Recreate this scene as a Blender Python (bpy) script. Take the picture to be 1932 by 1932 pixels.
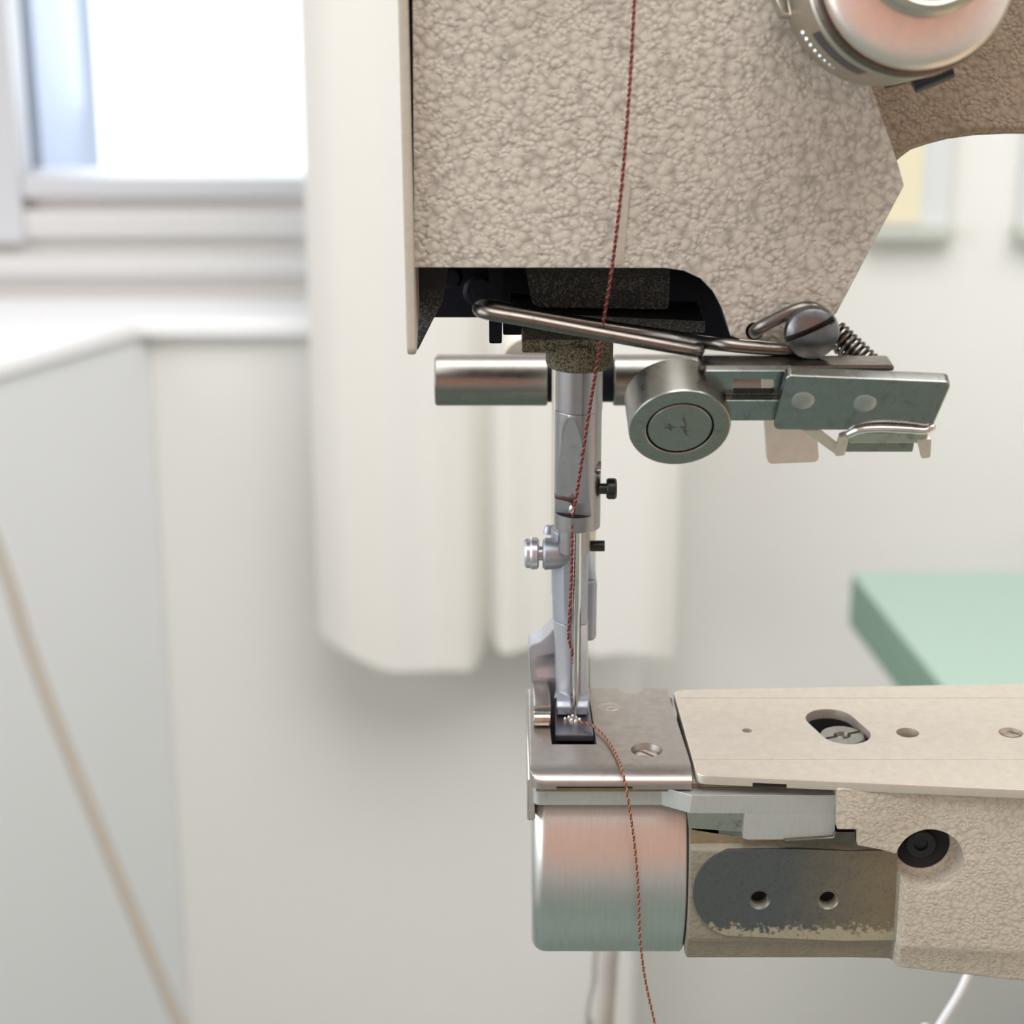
import bpy, bmesh, math, random
from mathutils import Vector, Matrix

random.seed(7)
for _o in list(bpy.data.objects):
    bpy.data.objects.remove(_o, do_unlink=True)
SC = bpy.context.scene
COL = SC.collection
S = 0.001            # everything below is measured in millimetres from the eye point
ZC = 1250.0          # height of the eye point above the floor (mm)

# ------------------------------------------------------------------ camera
FPX = 3900.0
PITCH = math.radians(19.1)
cam = bpy.data.cameras.new('camera')
cam.sensor_width = 36.0
cam.sensor_fit = 'HORIZONTAL'
cam.lens = FPX / 1932.0 * 36.0
cam.clip_start = 0.01
cam.clip_end = 60
cam.dof.use_dof = True
cam.dof.focus_distance = 0.405
cam.dof.aperture_fstop = 20.0
camo = bpy.data.objects.new('camera', cam)
COL.objects.link(camo)
camo.location = (0, 0, ZC * S)
camo.rotation_euler = (math.pi / 2 - PITCH, 0, 0)
SC.camera = camo

# ------------------------------------------------------------------ world, lights, exposure
w = bpy.data.worlds.new('sky')
SC.world = w
w.use_nodes = True
w.node_tree.nodes['Background'].inputs[0].default_value = (0.86, 0.93, 1.0, 1)
w.node_tree.nodes['Background'].inputs[1].default_value = 1.7
SC.view_settings.view_transform = 'Standard'
SC.view_settings.look = 'None'
SC.view_settings.gamma = 1.0
SC.view_settings.use_curve_mapping = False
SC.view_settings.exposure = 0.38


def area(name, loc, rot, sx, sy, power, col=(1, 1, 1)):
    l = bpy.data.lights.new(name, 'AREA')
    l.shape = 'RECTANGLE'
    l.size = sx * S
    l.size_y = sy * S
    l.energy = power
    l.color = col
    o = bpy.data.objects.new(name, l)
    COL.objects.link(o)
    o.location = (loc[0] * S, loc[1] * S, (loc[2] + ZC) * S)
    o.rotation_euler = rot
    return o


# daylight in the window behind the curtain, plus added unseen side daylight and ceiling fill
area('side_window_daylight', (-1480, -250, 350), (0, math.radians(-90), 0), 1300, 2200, 18.5, (0.95, 0.975, 1.0))
area('back_window_daylight', (-160, 1960, 300), (math.radians(-90), 0, 0), 480, 1150, 4, (0.86, 0.93, 1.0))
area('ceiling_lamp_light', (450, 100, 1255), (0, 0, 0), 1700, 1700, 43, (1.0, 0.985, 0.97))  # fill light without a fixture, added above the view

# ------------------------------------------------------------------ surveying helpers
CP, SP = math.cos(PITCH), math.sin(PITCH)


def ray(px, py):
    u = (px - 966.0) / FPX
    v = (966.0 - py) / FPX
    return Vector((u, CP + v * SP, -SP + v * CP))


def V(px, py, Y):
    d = ray(px, py)
    return d * (Y / d.y)


def H(px, py, z):
    d = ray(px, py)
    return d * (z / d.z)


def RP(px, py, p, n):
    d = ray(px, py)
    return d * (p.dot(n) / d.dot(n))


# ------------------------------------------------------------------ mesh helpers
def newbm():
    return bmesh.new()


def ext(bm, pts, vec, mat=0, edge_mats=None):
    """polygon pts swept along vec"""
    vec = Vector(vec)
    a = [bm.verts.new(p) for p in pts]
    b = [bm.verts.new(Vector(p) + vec) for p in pts]
    n = len(a)
    fs = [bm.faces.new(a), bm.faces.new(list(reversed(b)))]
    for i in range(n):
        f = bm.faces.new((a[(i + 1) % n], a[i], b[i], b[(i + 1) % n]))
        if edge_mats and i in edge_mats:
            f.material_index = edge_mats[i]
        fs.append(f)
    bmesh.ops.recalc_face_normals(bm, faces=fs)
    return fs


def box(bm, x0, x1, y0, y1, z0, z1):
    return ext(bm, [(x0, y0, z0), (x1, y0, z0), (x1, y0, z1), (x0, y0, z1)], (0, y1 - y0, 0))


def frame_of(d):
    d = Vector(d).normalized()
    a = Vector((0, 0, 1)) if abs(d.z) < 0.9 else Vector((1, 0, 0))
    u = d.cross(a).normalized()
    return d, u, d.cross(u).normalized()


def lathe(bm, p0, axis, prof, n=48, mats=None):
    """profile [(distance along axis, radius)] revolved; radius 0 closes"""
    d, u, v = frame_of(axis)
    p0 = Vector(p0)
    rings = []
    for t, r in prof:
        c = p0 + d * t
        if r <= 1e-6:
            rings.append([bm.verts.new(c)])
        else:
            rings.append([bm.verts.new(c + (u * math.cos(2 * math.pi * k / n) + v * math.sin(2 * math.pi * k / n)) * r) for k in range(n)])
    fs = []
    for i in range(len(rings) - 1):
        A, B = rings[i], rings[i + 1]
        m = mats[i] if mats else 0
        for k in range(n):
            k2 = (k + 1) % n
            if len(A) == 1 and len(B) == 1:
                continue
            if len(A) == 1:
                f = bm.faces.new((A[0], B[k], B[k2]))
            elif len(B) == 1:
                f = bm.faces.new((A[k], B[0], A[k2]))
            else:
                f = bm.faces.new((A[k], B[k], B[k2], A[k2]))
            f.material_index = m
            fs.append(f)
    if len(rings[0]) > 1:
        fs.append(bm.faces.new(rings[0]))
    if len(rings[-1]) > 1:
        fs.append(bm.faces.new(list(reversed(rings[-1]))))
    bmesh.ops.recalc_face_normals(bm, faces=fs)
    return fs


def cyl(bm, p0, p1, r, bev=0.0, n=48):
    p0, p1 = Vector(p0), Vector(p1)
    L = (p1 - p0).length
    if bev > 0:
        prof = [(0, r - bev), (bev * .3, r - bev * .3), (bev, r), (L - bev, r), (L - bev * .3, r - bev * .3), (L, r - bev)]
    else:
        prof = [(0, r), (L, r)]
    return lathe(bm, p0, p1 - p0, prof, n)


def smoothpath(pts, per=8):
    pts = [Vector(p) for p in pts]
    out = []
    for i in range(len(pts) - 1):
        p0 = pts[i - 1] if i > 0 else pts[i] * 2 - pts[i + 1]
        p1, p2 = pts[i], pts[i + 1]
        p3 = pts[i + 2] if i + 2 < len(pts) else pts[i + 1] * 2 - pts[i]
        for k in range(per):
            t = k / per
            out.append(0.5 * ((2 * p1) + (p2 - p0) * t + (2 * p0 - 5 * p1 + 4 * p2 - p3) * t * t + (3 * p1 - p0 - 3 * p2 + p3) * t ** 3))
    out.append(pts[-1])
    return out


def resample(pts, step):
    out = [pts[0].copy()]
    acc = 0.0
    for i in range(len(pts) - 1):
        a, b = pts[i], pts[i + 1]
        L = (b - a).length
        if L < 1e-9:
            continue
        t = step - acc
        while t <= L:
            out.append(a.lerp(b, t / L))
            t += step
        acc = L - (t - step)
    return out


def tube(bm, pts, r, n=12, round_ends=False):
    """sweep with parallel transported frames; r may be a list"""
    pts = [Vector(p) for p in pts]
    N = len(pts)
    rr = list(r) if isinstance(r, (list, tuple)) else [r] * N
    tang = []
    for i in range(N):
        a = pts[max(i - 1, 0)]
        b = pts[min(i + 1, N - 1)]
        tang.append((b - a).normalized())
    _, u, _v = frame_of(tang[0])
    rings = []
    for i in range(N):
        t = tang[i]
        u = (u - t * u.dot(t)).normalized()
        v = t.cross(u)
        rings.append([bm.verts.new(pts[i] + (u * math.cos(2 * math.pi * k / n) + v * math.sin(2 * math.pi * k / n)) * rr[i]) for k in range(n)])
    fs = []
    for i in range(N - 1):
        for k in range(n):
            k2 = (k + 1) % n
            fs.append(bm.faces.new((rings[i][k], rings[i + 1][k], rings[i + 1][k2], rings[i][k2])))
    if round_ends:
        for ring, c, t, rad in ((rings[0], pts[0], -tang[0], rr[0]), (rings[-1], pts[-1], tang[-1], rr[-1])):
            prev = ring
            for s in (0.5, 0.85):
                cc = c + t * rad * s
                k_ = math.sqrt(1 - s * s)
                nr = [bm.verts.new(cc + (v.co - c) * k_) for v in ring]
                for k in range(n):
                    fs.append(bm.faces.new((prev[k], nr[k], nr[(k + 1) % n], prev[(k + 1) % n])))
                prev = nr
            tip = bm.verts.new(c + t * rad)
            for k in range(n):
                fs.append(bm.faces.new((prev[k], tip, prev[(k + 1) % n])))
    else:
        fs.append(bm.faces.new(rings[0]))
        fs.append(bm.faces.new(list(reversed(rings[-1]))))
    bmesh.ops.recalc_face_normals(bm, faces=fs)
    return fs


def loft(bm, secs, caps=True):
    rings = [[bm.verts.new(p) for p in s] for s in secs]
    n = len(rings[0])
    fs = []
    for i in range(len(rings) - 1):
        for k in range(n):
            k2 = (k + 1) % n
            fs.append(bm.faces.new((rings[i][k], rings[i + 1][k], rings[i + 1][k2], rings[i][k2])))
    if caps:
        fs.append(bm.faces.new(rings[0]))
        fs.append(bm.faces.new(list(reversed(rings[-1]))))
    bmesh.ops.recalc_face_normals(bm, faces=fs)
    return fs


def bevel(bm, width, segs=2, sel=None, ang=30):
    es = []
    for e in bm.edges:
        if len(e.link_faces) == 2 and e.calc_face_angle(0) > math.radians(ang):
            if sel is None or sel(e.verts[0].co, e.verts[1].co):
                es.append(e)
    if es:
        bmesh.ops.bevel(bm, geom=es, offset=width, segments=segs, affect='EDGES', profile=0.5, clamp_overlap=True)
    return bm


def rnd(pts, n=6):
    """2-D polygon [(x, y, radius)] with rounded corners"""
    out = []
    N = len(pts)
    for i in range(N):
        p = Vector(pts[i][:2])
        r = pts[i][2] if len(pts[i]) > 2 else 0
        if r <= 0:
            out.append((p.x, p.y))
            continue
        a = Vector(pts[i - 1][:2]) - p
        b = Vector(pts[(i + 1) % N][:2]) - p
        la, lb = a.length, b.length
        a.normalize()
        b.normalize()
        th = math.acos(max(-1, min(1, a.dot(b))))
        t = min(r / math.tan(th / 2), la * .48, lb * .48)
        p1, p2 = p + a * t, p + b * t
        for k in range(n + 1):
            s = k / n
            q = p1 * (1 - s) ** 2 + p * 2 * s * (1 - s) + p2 * s * s
            out.append((q.x, q.y))
    return out


def join(a, b):
    """append bmesh b to a"""
    m = bpy.data.meshes.new('tmp')
    b.to_mesh(m)
    a.from_mesh(m)
    bpy.data.meshes.remove(m)
    b.free()
    return a


def cut(bm, *cutters):
    """boolean difference, returns a new bmesh"""
    m = bpy.data.meshes.new('tmp_a')
    bm.to_mesh(m)
    bm.free()
    o = bpy.data.objects.new('tmp_a', m)
    COL.objects.link(o)
    temps = [o]
    for c in cutters:
        cm = bpy.data.meshes.new('tmp_c')
        c.to_mesh(cm)
        c.free()
        co = bpy.data.objects.new('tmp_c', cm)
        COL.objects.link(co)
        temps.append(co)
        md = o.modifiers.new('cut', 'BOOLEAN')
        md.operation = 'DIFFERENCE'
        md.solver = 'EXACT'
        md.object = co
    dg = bpy.context.evaluated_depsgraph_get()
    em = bpy.data.meshes.new_from_object(o.evaluated_get(dg), depsgraph=dg)
    out = bmesh.new()
    out.from_mesh(em)
    if not out.faces:
        raise RuntimeError('empty boolean')
    bpy.data.meshes.remove(em)
    for t in temps:
        me = t.data
        bpy.data.objects.remove(t, do_unlink=True)
        bpy.data.meshes.remove(me)
    return out


ORG = {}


def obj(name, bm, mat, parent=None, smooth=True, ang=35):
    bm.verts.ensure_lookup_table()
    lo = Vector((min(v.co.x for v in bm.verts), min(v.co.y for v in bm.verts), min(v.co.z for v in bm.verts)))
    hi = Vector((max(v.co.x for v in bm.verts), max(v.co.y for v in bm.verts), max(v.co.z for v in bm.verts)))
    c = (lo + hi) / 2
    if parent is None:
        c.z = lo.z
    for v in bm.verts:
        v.co = (v.co - c) * S
    for f in bm.faces:
        f.smooth = smooth
    if smooth:
        for e in bm.edges:
            if len(e.link_faces) == 2 and e.calc_face_angle(0) > math.radians(ang):
                e.smooth = False
    me = bpy.data.meshes.new(name)
    bm.to_mesh(me)
    bm.free()
    for m in (mat if isinstance(mat, (list, tuple)) else [mat]):
        me.materials.append(m)
    o = bpy.data.objects.new(name, me)
    COL.objects.link(o)
    if smooth:
        wn = o.modifiers.new('weighted_normals', 'WEIGHTED_NORMAL')
        wn.mode = 'FACE_AREA'
        wn.keep_sharp = True
    wl = Vector((c.x, c.y, c.z + ZC)) * S
    ORG[o.name] = wl
    if parent is not None:
        o.parent = parent
        o.location = wl - ORG[parent.name]
    else:
        o.location = wl
    return o


def empty(name, loc):
    o = bpy.data.objects.new(name, None)
    o.empty_display_size = 0.02
    COL.objects.link(o)
    wl = Vector((loc[0], loc[1], loc[2] + ZC)) * S
    o.location = wl
    ORG[o.name] = wl
    return o


def tag(o, label=None, cat=None, group=None, kind=None):
    if label:
        o['label'] = label
    if cat:
        o['category'] = cat
    if group:
        o['group'] = group
    if kind:
        o['kind'] = kind
    return o


# ------------------------------------------------------------------ materials
def srgb(r, g, b):
    def f(c):
        c /= 255.0
        return c / 12.92 if c <= 0.04045 else ((c + 0.055) / 1.055) ** 2.4
    return (f(r), f(g), f(b), 1)


class MT:
    """small node-material builder; texture space is object space in millimetres"""
    def __init__(s, name, col, metal=0.0, rough=0.5):
        s.m = bpy.data.materials.new(name)
        s.m.use_nodes = True
        s.t = s.m.node_tree
        s.n = s.t.nodes
        s.b = s.n['Principled BSDF']
        s.b.inputs['Base Color'].default_value = col
        s.b.inputs['Metallic'].default_value = metal
        s.b.inputs['Roughness'].default_value = rough
        s.col = col
        s.tc = s.n.new('ShaderNodeTexCoord')
        s.mp = s.n.new('ShaderNodeMapping')
        s.mp.inputs['Scale'].default_value = (1000, 1000, 1000)
        s.lk(s.tc.outputs['Object'], s.mp.inputs['Vector'])
        s.vec = s.mp.outputs['Vector']
        s.csock = None
        s.nsock = None

    def lk(s, a, b):
        s.t.links.new(a, b)

    def stretched(s, sc):
        mp = s.n.new('ShaderNodeMapping')
        mp.inputs['Scale'].default_value = sc
        s.lk(s.vec, mp.inputs['Vector'])
        return mp.outputs['Vector']

    def noise(s, scale, detail=4, rough=0.55, vec=None, dist=0.0):
        n = s.n.new('ShaderNodeTexNoise')
        n.inputs['Scale'].default_value = scale
        n.inputs['Detail'].default_value = detail
        n.inputs['Roughness'].default_value = rough
        n.inputs['Distortion'].default_value = dist
        s.lk(vec or s.vec, n.inputs['Vector'])
        return n.outputs['Fac']

    def ramp(s, fac, stops):
        r = s.n.new('ShaderNodeValToRGB')
        el = r.color_ramp.elements
        while len(el) < len(stops):
            el.new(0.5)
        for e, (p, c) in zip(el, stops):
            e.position = p
            e.color = c if len(c) == 4 else (*c, 1)
        s.lk(fac, r.inputs['Fac'])
        return r.outputs['Color']

    def mix(s, fac, col2, blend='MIX'):
        """layer col2 over the colour so far"""
        x = s.n.new('ShaderNodeMix')
        x.data_type = 'RGBA'
        x.blend_type = blend
        if isinstance(fac, float):
            x.inputs['Factor'].default_value = fac
        else:
            s.lk(fac, x.inputs['Factor'])
        if s.csock is None:
            x.inputs['A'].default_value = s.col
        else:
            s.lk(s.csock, x.inputs['A'])
        if isinstance(col2, tuple):
            x.inputs['B'].default_value = col2
        else:
            s.lk(col2, x.inputs['B'])
        s.csock = x.outputs['Result']
        s.lk(s.csock, s.b.inputs['Base Color'])
        return s

    def math(s, op, a, b=None, clamp=False):
        x = s.n.new('ShaderNodeMath')
        x.operation = op
        x.use_clamp = clamp
        for i, q in enumerate((a, b)):
            if q is None:
                continue
            if isinstance(q, (int, float)):
                x.inputs[i].default_value = q
            else:
                s.lk(q, x.inputs[i])
        return x.outputs[0]

    def bump(s, h, strength, dist_mm):
        b = s.n.new('ShaderNodeBump')
        b.inputs['Strength'].default_value = strength
        b.inputs['Distance'].default_value = dist_mm * S
        s.lk(h, b.inputs['Height'])
        if s.nsock is not None:
            s.lk(s.nsock, b.inputs['Normal'])
        s.nsock = b.outputs['Normal']
        s.lk(s.nsock, s.b.inputs['Normal'])
        return s

    def rough(s, fac, lo, hi):
        r = s.n.new('ShaderNodeMapRange')
        r.inputs['To Min'].default_value = lo
        r.inputs['To Max'].default_value = hi
        s.lk(fac, r.inputs['Value'])
        s.lk(r.outputs[0], s.b.inputs['Roughness'])
        return s

    def sep(s):
        x = s.n.new('ShaderNodeSeparateXYZ')
        s.lk(s.vec, x.inputs[0])
        return x.outputs


def hammered(name, col, cell=0.62, depth=0.35, dark=0.55, dirt=0.25):
    """hammertone lacquer: blisters of mixed size with darker pigment in the seams"""
    t = MT(name, col, 0.0, 0.42)
    nz = t.n.new('ShaderNodeTexNoise')
    nz.inputs['Scale'].default_value = 0.28
    nz.inputs['Detail'].default_value = 1
    t.lk(t.vec, nz.inputs['Vector'])
    vm = t.n.new('ShaderNodeVectorMath')
    vm.operation = 'MULTIPLY_ADD'
    t.lk(nz.outputs['Color'], vm.inputs[0])
    vm.inputs[1].default_value = (1.2, 1.2, 1.2)
    t.lk(t.vec, vm.inputs[2])
    hs = []
    for sc, sm in ((cell, 0.2), (cell * 1.7, 0.2)):
        v = t.n.new('ShaderNodeTexVoronoi')
        v.feature = 'SMOOTH_F1'
        v.inputs['Scale'].default_value = sc
        v.inputs['Smoothness'].default_value = sm
        t.lk(vm.outputs[0], v.inputs['Vector'])
        hs.append(v.outputs['Distance'])
    pick = t.ramp(t.noise(0.3, 3), [(0.46, (0, 0, 0)), (0.54, (1, 1, 1))])
    mx = t.n.new('ShaderNodeMix')
    mx.data_type = 'FLOAT'
    t.lk(pick, mx.inputs['Factor'])
    t.lk(hs[0], mx.inputs['A'])
    t.lk(hs[1], mx.inputs['B'])
    dist = mx.outputs[0]
    # domed blister: flat crown, steep seam
    h = t.math('SUBTRACT', 1.0, t.math('POWER', dist, 1.7))
    dk = tuple(c * dark for c in col[:3]) + (1,)
    t.mix(t.ramp(dist, [(0.35, (0, 0, 0)), (0.8, (0.9, 0.9, 0.9))]), dk)
    t.mix(t.math('MULTIPLY', t.ramp(t.noise(0.06, 5), [(0.5, (0, 0, 0)), (0.75, (1, 1, 1))]), dirt), srgb(120, 104, 82))
    t.mix(t.math('MULTIPLY', t.noise(0.5, 3), 0.22), dk)
    t.bump(h, 0.55, depth)
    return t.m


def metal(name, col, rough=0.25, streak=None, spots=0.0, spotcol=None, bump=0.0, metallic=1.0):
    t = MT(name, col, metallic, rough)
    n = t.noise(0.5, 6, 0.6)
    if streak:
        n = t.noise(1.0, 5, 0.6, t.stretched(streak))
    t.rough(n, max(0.03, rough * 0.65), rough * 1.35)
    t.mix(t.math('MULTIPLY', t.ramp(n, [(0.35, (0, 0, 0)), (0.7, (1, 1, 1))]), 0.25), tuple(c * 0.72 for c in col[:3]) + (1,))
    if spots > 0:
        t.mix(t.math('MULTIPLY', t.ramp(t.noise(0.35, 8, 0.7), [(0.55, (0, 0, 0)), (0.68, (1, 1, 1))]), spots), spotcol or srgb(90, 80, 66))
    if bump > 0:
        t.bump(n, bump, 0.05)
    return t.m


def plain(name, col, rough=0.6, var=0.06, scale=0.02, bump=0.0, bscale=0.3):
    t = MT(name, col, 0.0, rough)
    t.mix(t.math('MULTIPLY', t.noise(scale, 4), var), tuple(c * 0.6 for c in col[:3]) + (1,))
    if bump > 0:
        t.bump(t.noise(bscale, 4), bump, 0.5)
    return t.m


M = {}
M['paint'] = hammered('hammered_beige_paint', srgb(190, 181, 168), 0.58, 0.5, 0.6, 0.15)
M['paint_dirty'] = hammered('hammered_beige_paint_grimy', srgb(150, 133, 114), 0.8, 0.3, 0.6, 0.5)  # browner tone holds dirt plus the shadow on the arm
M['paint_bed'] = hammered('hammered_beige_paint_bed', srgb(181, 171, 155), 0.95, 0.28, 0.74, 0.35)
M['paint_edge'] = plain('beige_paint_edge', srgb(176, 167, 153), 0.5, 0.3, 0.15, 0.3, 0.6)
M['oil'] = plain('oil_black_cavity', (0.006, 0.007, 0.012, 1), 0.45, 0.5, 0.4, 0.3, 0.8)  # near-black stands in for shade inside the head and shaft gap
M['oil'].node_tree.nodes['Principled BSDF'].inputs['Specular IOR Level'].default_value = 0.12
M['chrome'] = metal('chrome_steel', srgb(214, 212, 208), 0.16, None, 0.25, srgb(130, 120, 105))
M['chrome_worn'] = metal('worn_nickel', srgb(196, 190, 180), 0.24, None, 0.55, srgb(110, 98, 82), 0.05)
M['bar'] = metal('turned_steel', srgb(158, 156, 157), 0.3, (2.0, 2.0, 0.08), 0.15)
M['satin'] = metal('satin_foot_steel', srgb(164, 167, 176), 0.42, None, 0.1, srgb(150, 150, 150), 0.05, 0.75)
M['foot'] = metal('bright_foot_steel', srgb(190, 191, 197), 0.34, None, 0.1, srgb(150, 150, 150), 0.04, 0.75)
M['flat'] = metal('milled_flat_steel', srgb(150, 150, 150), 0.5, None, 0.4, srgb(110, 108, 104), 0.08, 0.85)
M['roller'] = metal('worn_roller_steel', srgb(150, 149, 143), 0.3, None, 0.45, srgb(104, 96, 84), 0.05)
M['feed'] = metal('dark_feed_steel', srgb(128, 129, 136), 0.36, None, 0.2, srgb(84, 84, 88), 0.05, 0.9)
M['dial'] = metal('nickel_dial', srgb(190, 184, 170), 0.38, None, 0.1)
M['bracket_plate'] = metal('dulled_plate_steel', srgb(146, 149, 146), 0.26, None, 0.5, srgb(104, 100, 92), 0.04)
M['rivet'] = metal('rivet_steel', srgb(170, 174, 174), 0.5, None, 0.2)
M['shaft'] = metal('dull_shaft_steel', srgb(146, 142, 136), 0.32, None, 0.25, srgb(112, 106, 98))
M['dirty_cast'] = plain('grimy_bare_casting', srgb(132, 126, 110), 0.7, 0.75, 0.35, 0.7, 0.9)
M['worn_edge'] = plain('yellowed_edge', srgb(176, 164, 128), 0.7, 0.4, 0.4, 0.5, 0.9)
M['hose'] = plain('pinkish_grey_hose', srgb(172, 164, 157), 0.55, 0.06, 0.05)
M['plate'] = metal('worn_nickel_plate', srgb(214, 205, 193), 0.5, None, 0.12, srgb(170, 156, 136), 0.03, 0.85)
M['nplate'] = metal('brushed_needle_plate', srgb(166, 159, 153), 0.38, None, 0.25, srgb(120, 106, 90), 0.04, 0.9)
M['brushed'] = metal('brushed_bracket_steel', srgb(186, 188, 184), 0.5, (3.0, 3.0, 0.12), 0.15, srgb(130, 122, 108), 0.12, 0.7)
M['cap'] = metal('brushed_bed_cap', srgb(206, 204, 200), 0.36, (1.5, 0.12, 0.12), 0.0, None, 0.015)
M['dark_steel'] = metal('dark_worn_steel', srgb(118, 112, 106), 0.3, None, 0.5, srgb(66, 58, 50), 0.06)
M['blued'] = metal('blued_screw_steel', srgb(120, 122, 124), 0.3, None, 0.45, srgb(60, 62, 66), 0.05)
M['black'] = plain('black_screw', (0.008, 0.009, 0.01, 1), 0.35, 0.4, 0.6)
M['soot'] = plain('dark_gap', (0.004, 0.004, 0.005, 1), 0.8, 0.2, 0.5)  # near-black paints the shade in slots, holes and gaps
M['navy'] = plain('blue_black_peg', srgb(18, 26, 42), 0.35, 0.3, 0.4)
M['white'] = plain('white_wall_paint', srgb(224, 225, 226), 0.7, 0.04, 0.004)
M['white_gloss'] = plain('white_gloss_trim', srgb(240, 240, 242), 0.35, 0.03, 0.004)
M['frame_grey'] = plain('pale_grey_window_paint', srgb(190, 191, 195), 0.45, 0.03, 0.004)  # grey puts the backlit frame's shade into its paint
M['reveal'] = plain('blue_grey_reveal', srgb(146, 154, 170), 0.7, 0.05, 0.004)  # blue-grey carries the outdoor shade on the reveal
M['mould'] = plain('off_white_moulding', srgb(198, 197, 196), 0.5, 0.03, 0.004)
M['cream'] = plain('cream_wall_paint', srgb(228, 226, 222), 0.75, 0.05, 0.004)


def dusty():
    t = MT('lint_and_dust', srgb(138, 129, 104), 0.0, 0.95)
    n = t.noise(2.4, 6, 0.75)
    t.mix(t.ramp(n, [(0.42, (1, 1, 1)), (0.55, (0, 0, 0))]), srgb(38, 33, 26))
    t.bump(n, 1.0, 0.5)
    return t.m


def oily_dust():
    t = MT('oil_black_with_lint', (0.006, 0.007, 0.011, 1), 0.0, 0.55)
    n = t.noise(2.6, 6, 0.75)
    z = t.sep()['Z']
    low = t.ramp(t.math('MULTIPLY_ADD', z, -0.16), [(0.0, (0, 0, 0)), (0.55, (0.9, 0.9, 0.9))])
    t.mix(t.math('MULTIPLY', t.ramp(n, [(0.5, (0, 0, 0)), (0.62, (1, 1, 1))]), low), srgb(118, 114, 92))
    t.bump(n, 0.8, 0.3)
    return t.m


def pad_mat():
    # machined flat: bare dark steel at its rounded end, oil-browned towards the step
    t = MT('machined_flat', srgb(96, 99, 100), 0.75, 0.42)
    x = t.sep()['X']
    wob = t.math('ADD', x, t.math('MULTIPLY', t.noise(0.25, 5), 14.0))
    g = t.ramp(t.math('ADD', t.math('MULTIPLY', wob, 0.025), 0.3), [(0.42, (0, 0, 0)), (0.95, (0.9, 0.9, 0.9))])
    t.mix(g, srgb(146, 130, 104))
    z = t.sep()['Z']
    low = t.ramp(t.math('ADD', t.math('MULTIPLY', z, -0.05), t.math('MULTIPLY', t.noise(0.9, 5), 0.5)), [(0.60, (0, 0, 0)), (0.66, (1, 1, 1))])
    t.mix(low, srgb(186, 174, 150))
    t.bump(t.noise(1.2, 5), 0.2, 0.1)
    t.mix(t.math('MULTIPLY', t.ramp(t.noise(1.6, 6, 0.7), [(0.5, (0, 0, 0)), (0.7, (1, 1, 1))]), 0.35), srgb(60, 56, 50))
    return t.m


M['dust'] = dusty()
M['oily_dust'] = oily_dust()
M['pad'] = pad_mat()
M['grime'] = plain('brown_oily_grime', srgb(128, 112, 84), 0.7, 0.7, 0.5, 0.6, 0.9)
M['thread'] = plain('red_brown_thread', srgb(92, 38, 36), 0.75, 0.4, 1.5)
M['thread_light'] = plain('rose_brown_thread', srgb(152, 78, 68), 0.7, 0.4, 1.5)  # lighter ply paints the highlights of the twist
M['thread2_light'] = plain('light_copper_thread', srgb(164, 108, 80), 0.7, 0.5, 0.12)  # lighter ply, highlights of the tail painted in
M['thread2'] = plain('copper_brown_thread', srgb(98, 60, 44), 0.75, 0.5, 0.12)
M['curtain'] = plain('off_white_cotton', srgb(221, 217, 211), 0.9, 0.06, 0.02, 0.2, 0.4)
M['green_top'] = plain('mint_green_laminate', srgb(158, 179, 166), 0.55, 0.05, 0.01)
M['green_edge'] = plain('green_edge_band', srgb(124, 150, 132), 0.6, 0.06, 0.01)  # darker green puts the shade of the table's side into its colour
M['salmon'] = plain('salmon_wall_paint', srgb(232, 174, 150), 0.8, 0.05, 0.003)  # colour put on the unseen wall for the chrome's pink reflection
M['dado'] = plain('grey_dado_paint', srgb(206, 206, 206), 0.7, 0.05, 0.003)  # grey put on the unseen dado for the middle reflection band
M['lino'] = plain('dark_green_lino', srgb(118, 138, 131), 0.45, 0.2, 0.004)  # green put on the unseen floor for reflections in the steel
M['cord'] = plain('beige_cord', srgb(178, 169, 158), 0.8, 0.1, 0.1)
M['pvc'] = plain('white_pvc', srgb(235, 235, 236), 0.4, 0.02, 0.05)
M['pvc_grey'] = plain('grey_pvc', srgb(160, 157, 152), 0.5, 0.06, 0.05)
M['wood'] = plain('beech_table_wood', srgb(190, 165, 132), 0.5, 0.3, 0.02)
M['paper_cream'] = plain('cream_paper', srgb(228, 218, 190), 0.8, 0.05, 0.01)
M['paper_white'] = plain('pale_grey_paper', srgb(212, 213, 214), 0.8, 0.05, 0.01)
M['ledge'] = plain('grey_green_frame_ledge', srgb(186, 190, 180), 0.6, 0.05, 0.02)  # grey-green strip stands in for the shadow line under the board


def glass():
    m = bpy.data.materials.new('window_glass')
    m.use_nodes = True
    t = m.node_tree
    out = t.nodes['Material Output']
    t.nodes.remove(t.nodes['Principled BSDF'])
    a = t.nodes.new('ShaderNodeBsdfTransparent')
    b = t.nodes.new('ShaderNodeBsdfGlossy')
    b.inputs['Roughness'].default_value = 0.02
    fr = t.nodes.new('ShaderNodeFresnel')
    fr.inputs[0].default_value = 1.3
    x = t.nodes.new('ShaderNodeMixShader')
    t.links.new(fr.outputs[0], x.inputs[0])
    t.links.new(a.outputs[0], x.inputs[1])
    t.links.new(b.outputs[0], x.inputs[2])
    t.links.new(x.outputs[0], out.inputs[0])
    return m


M['glass'] = glass()

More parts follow.
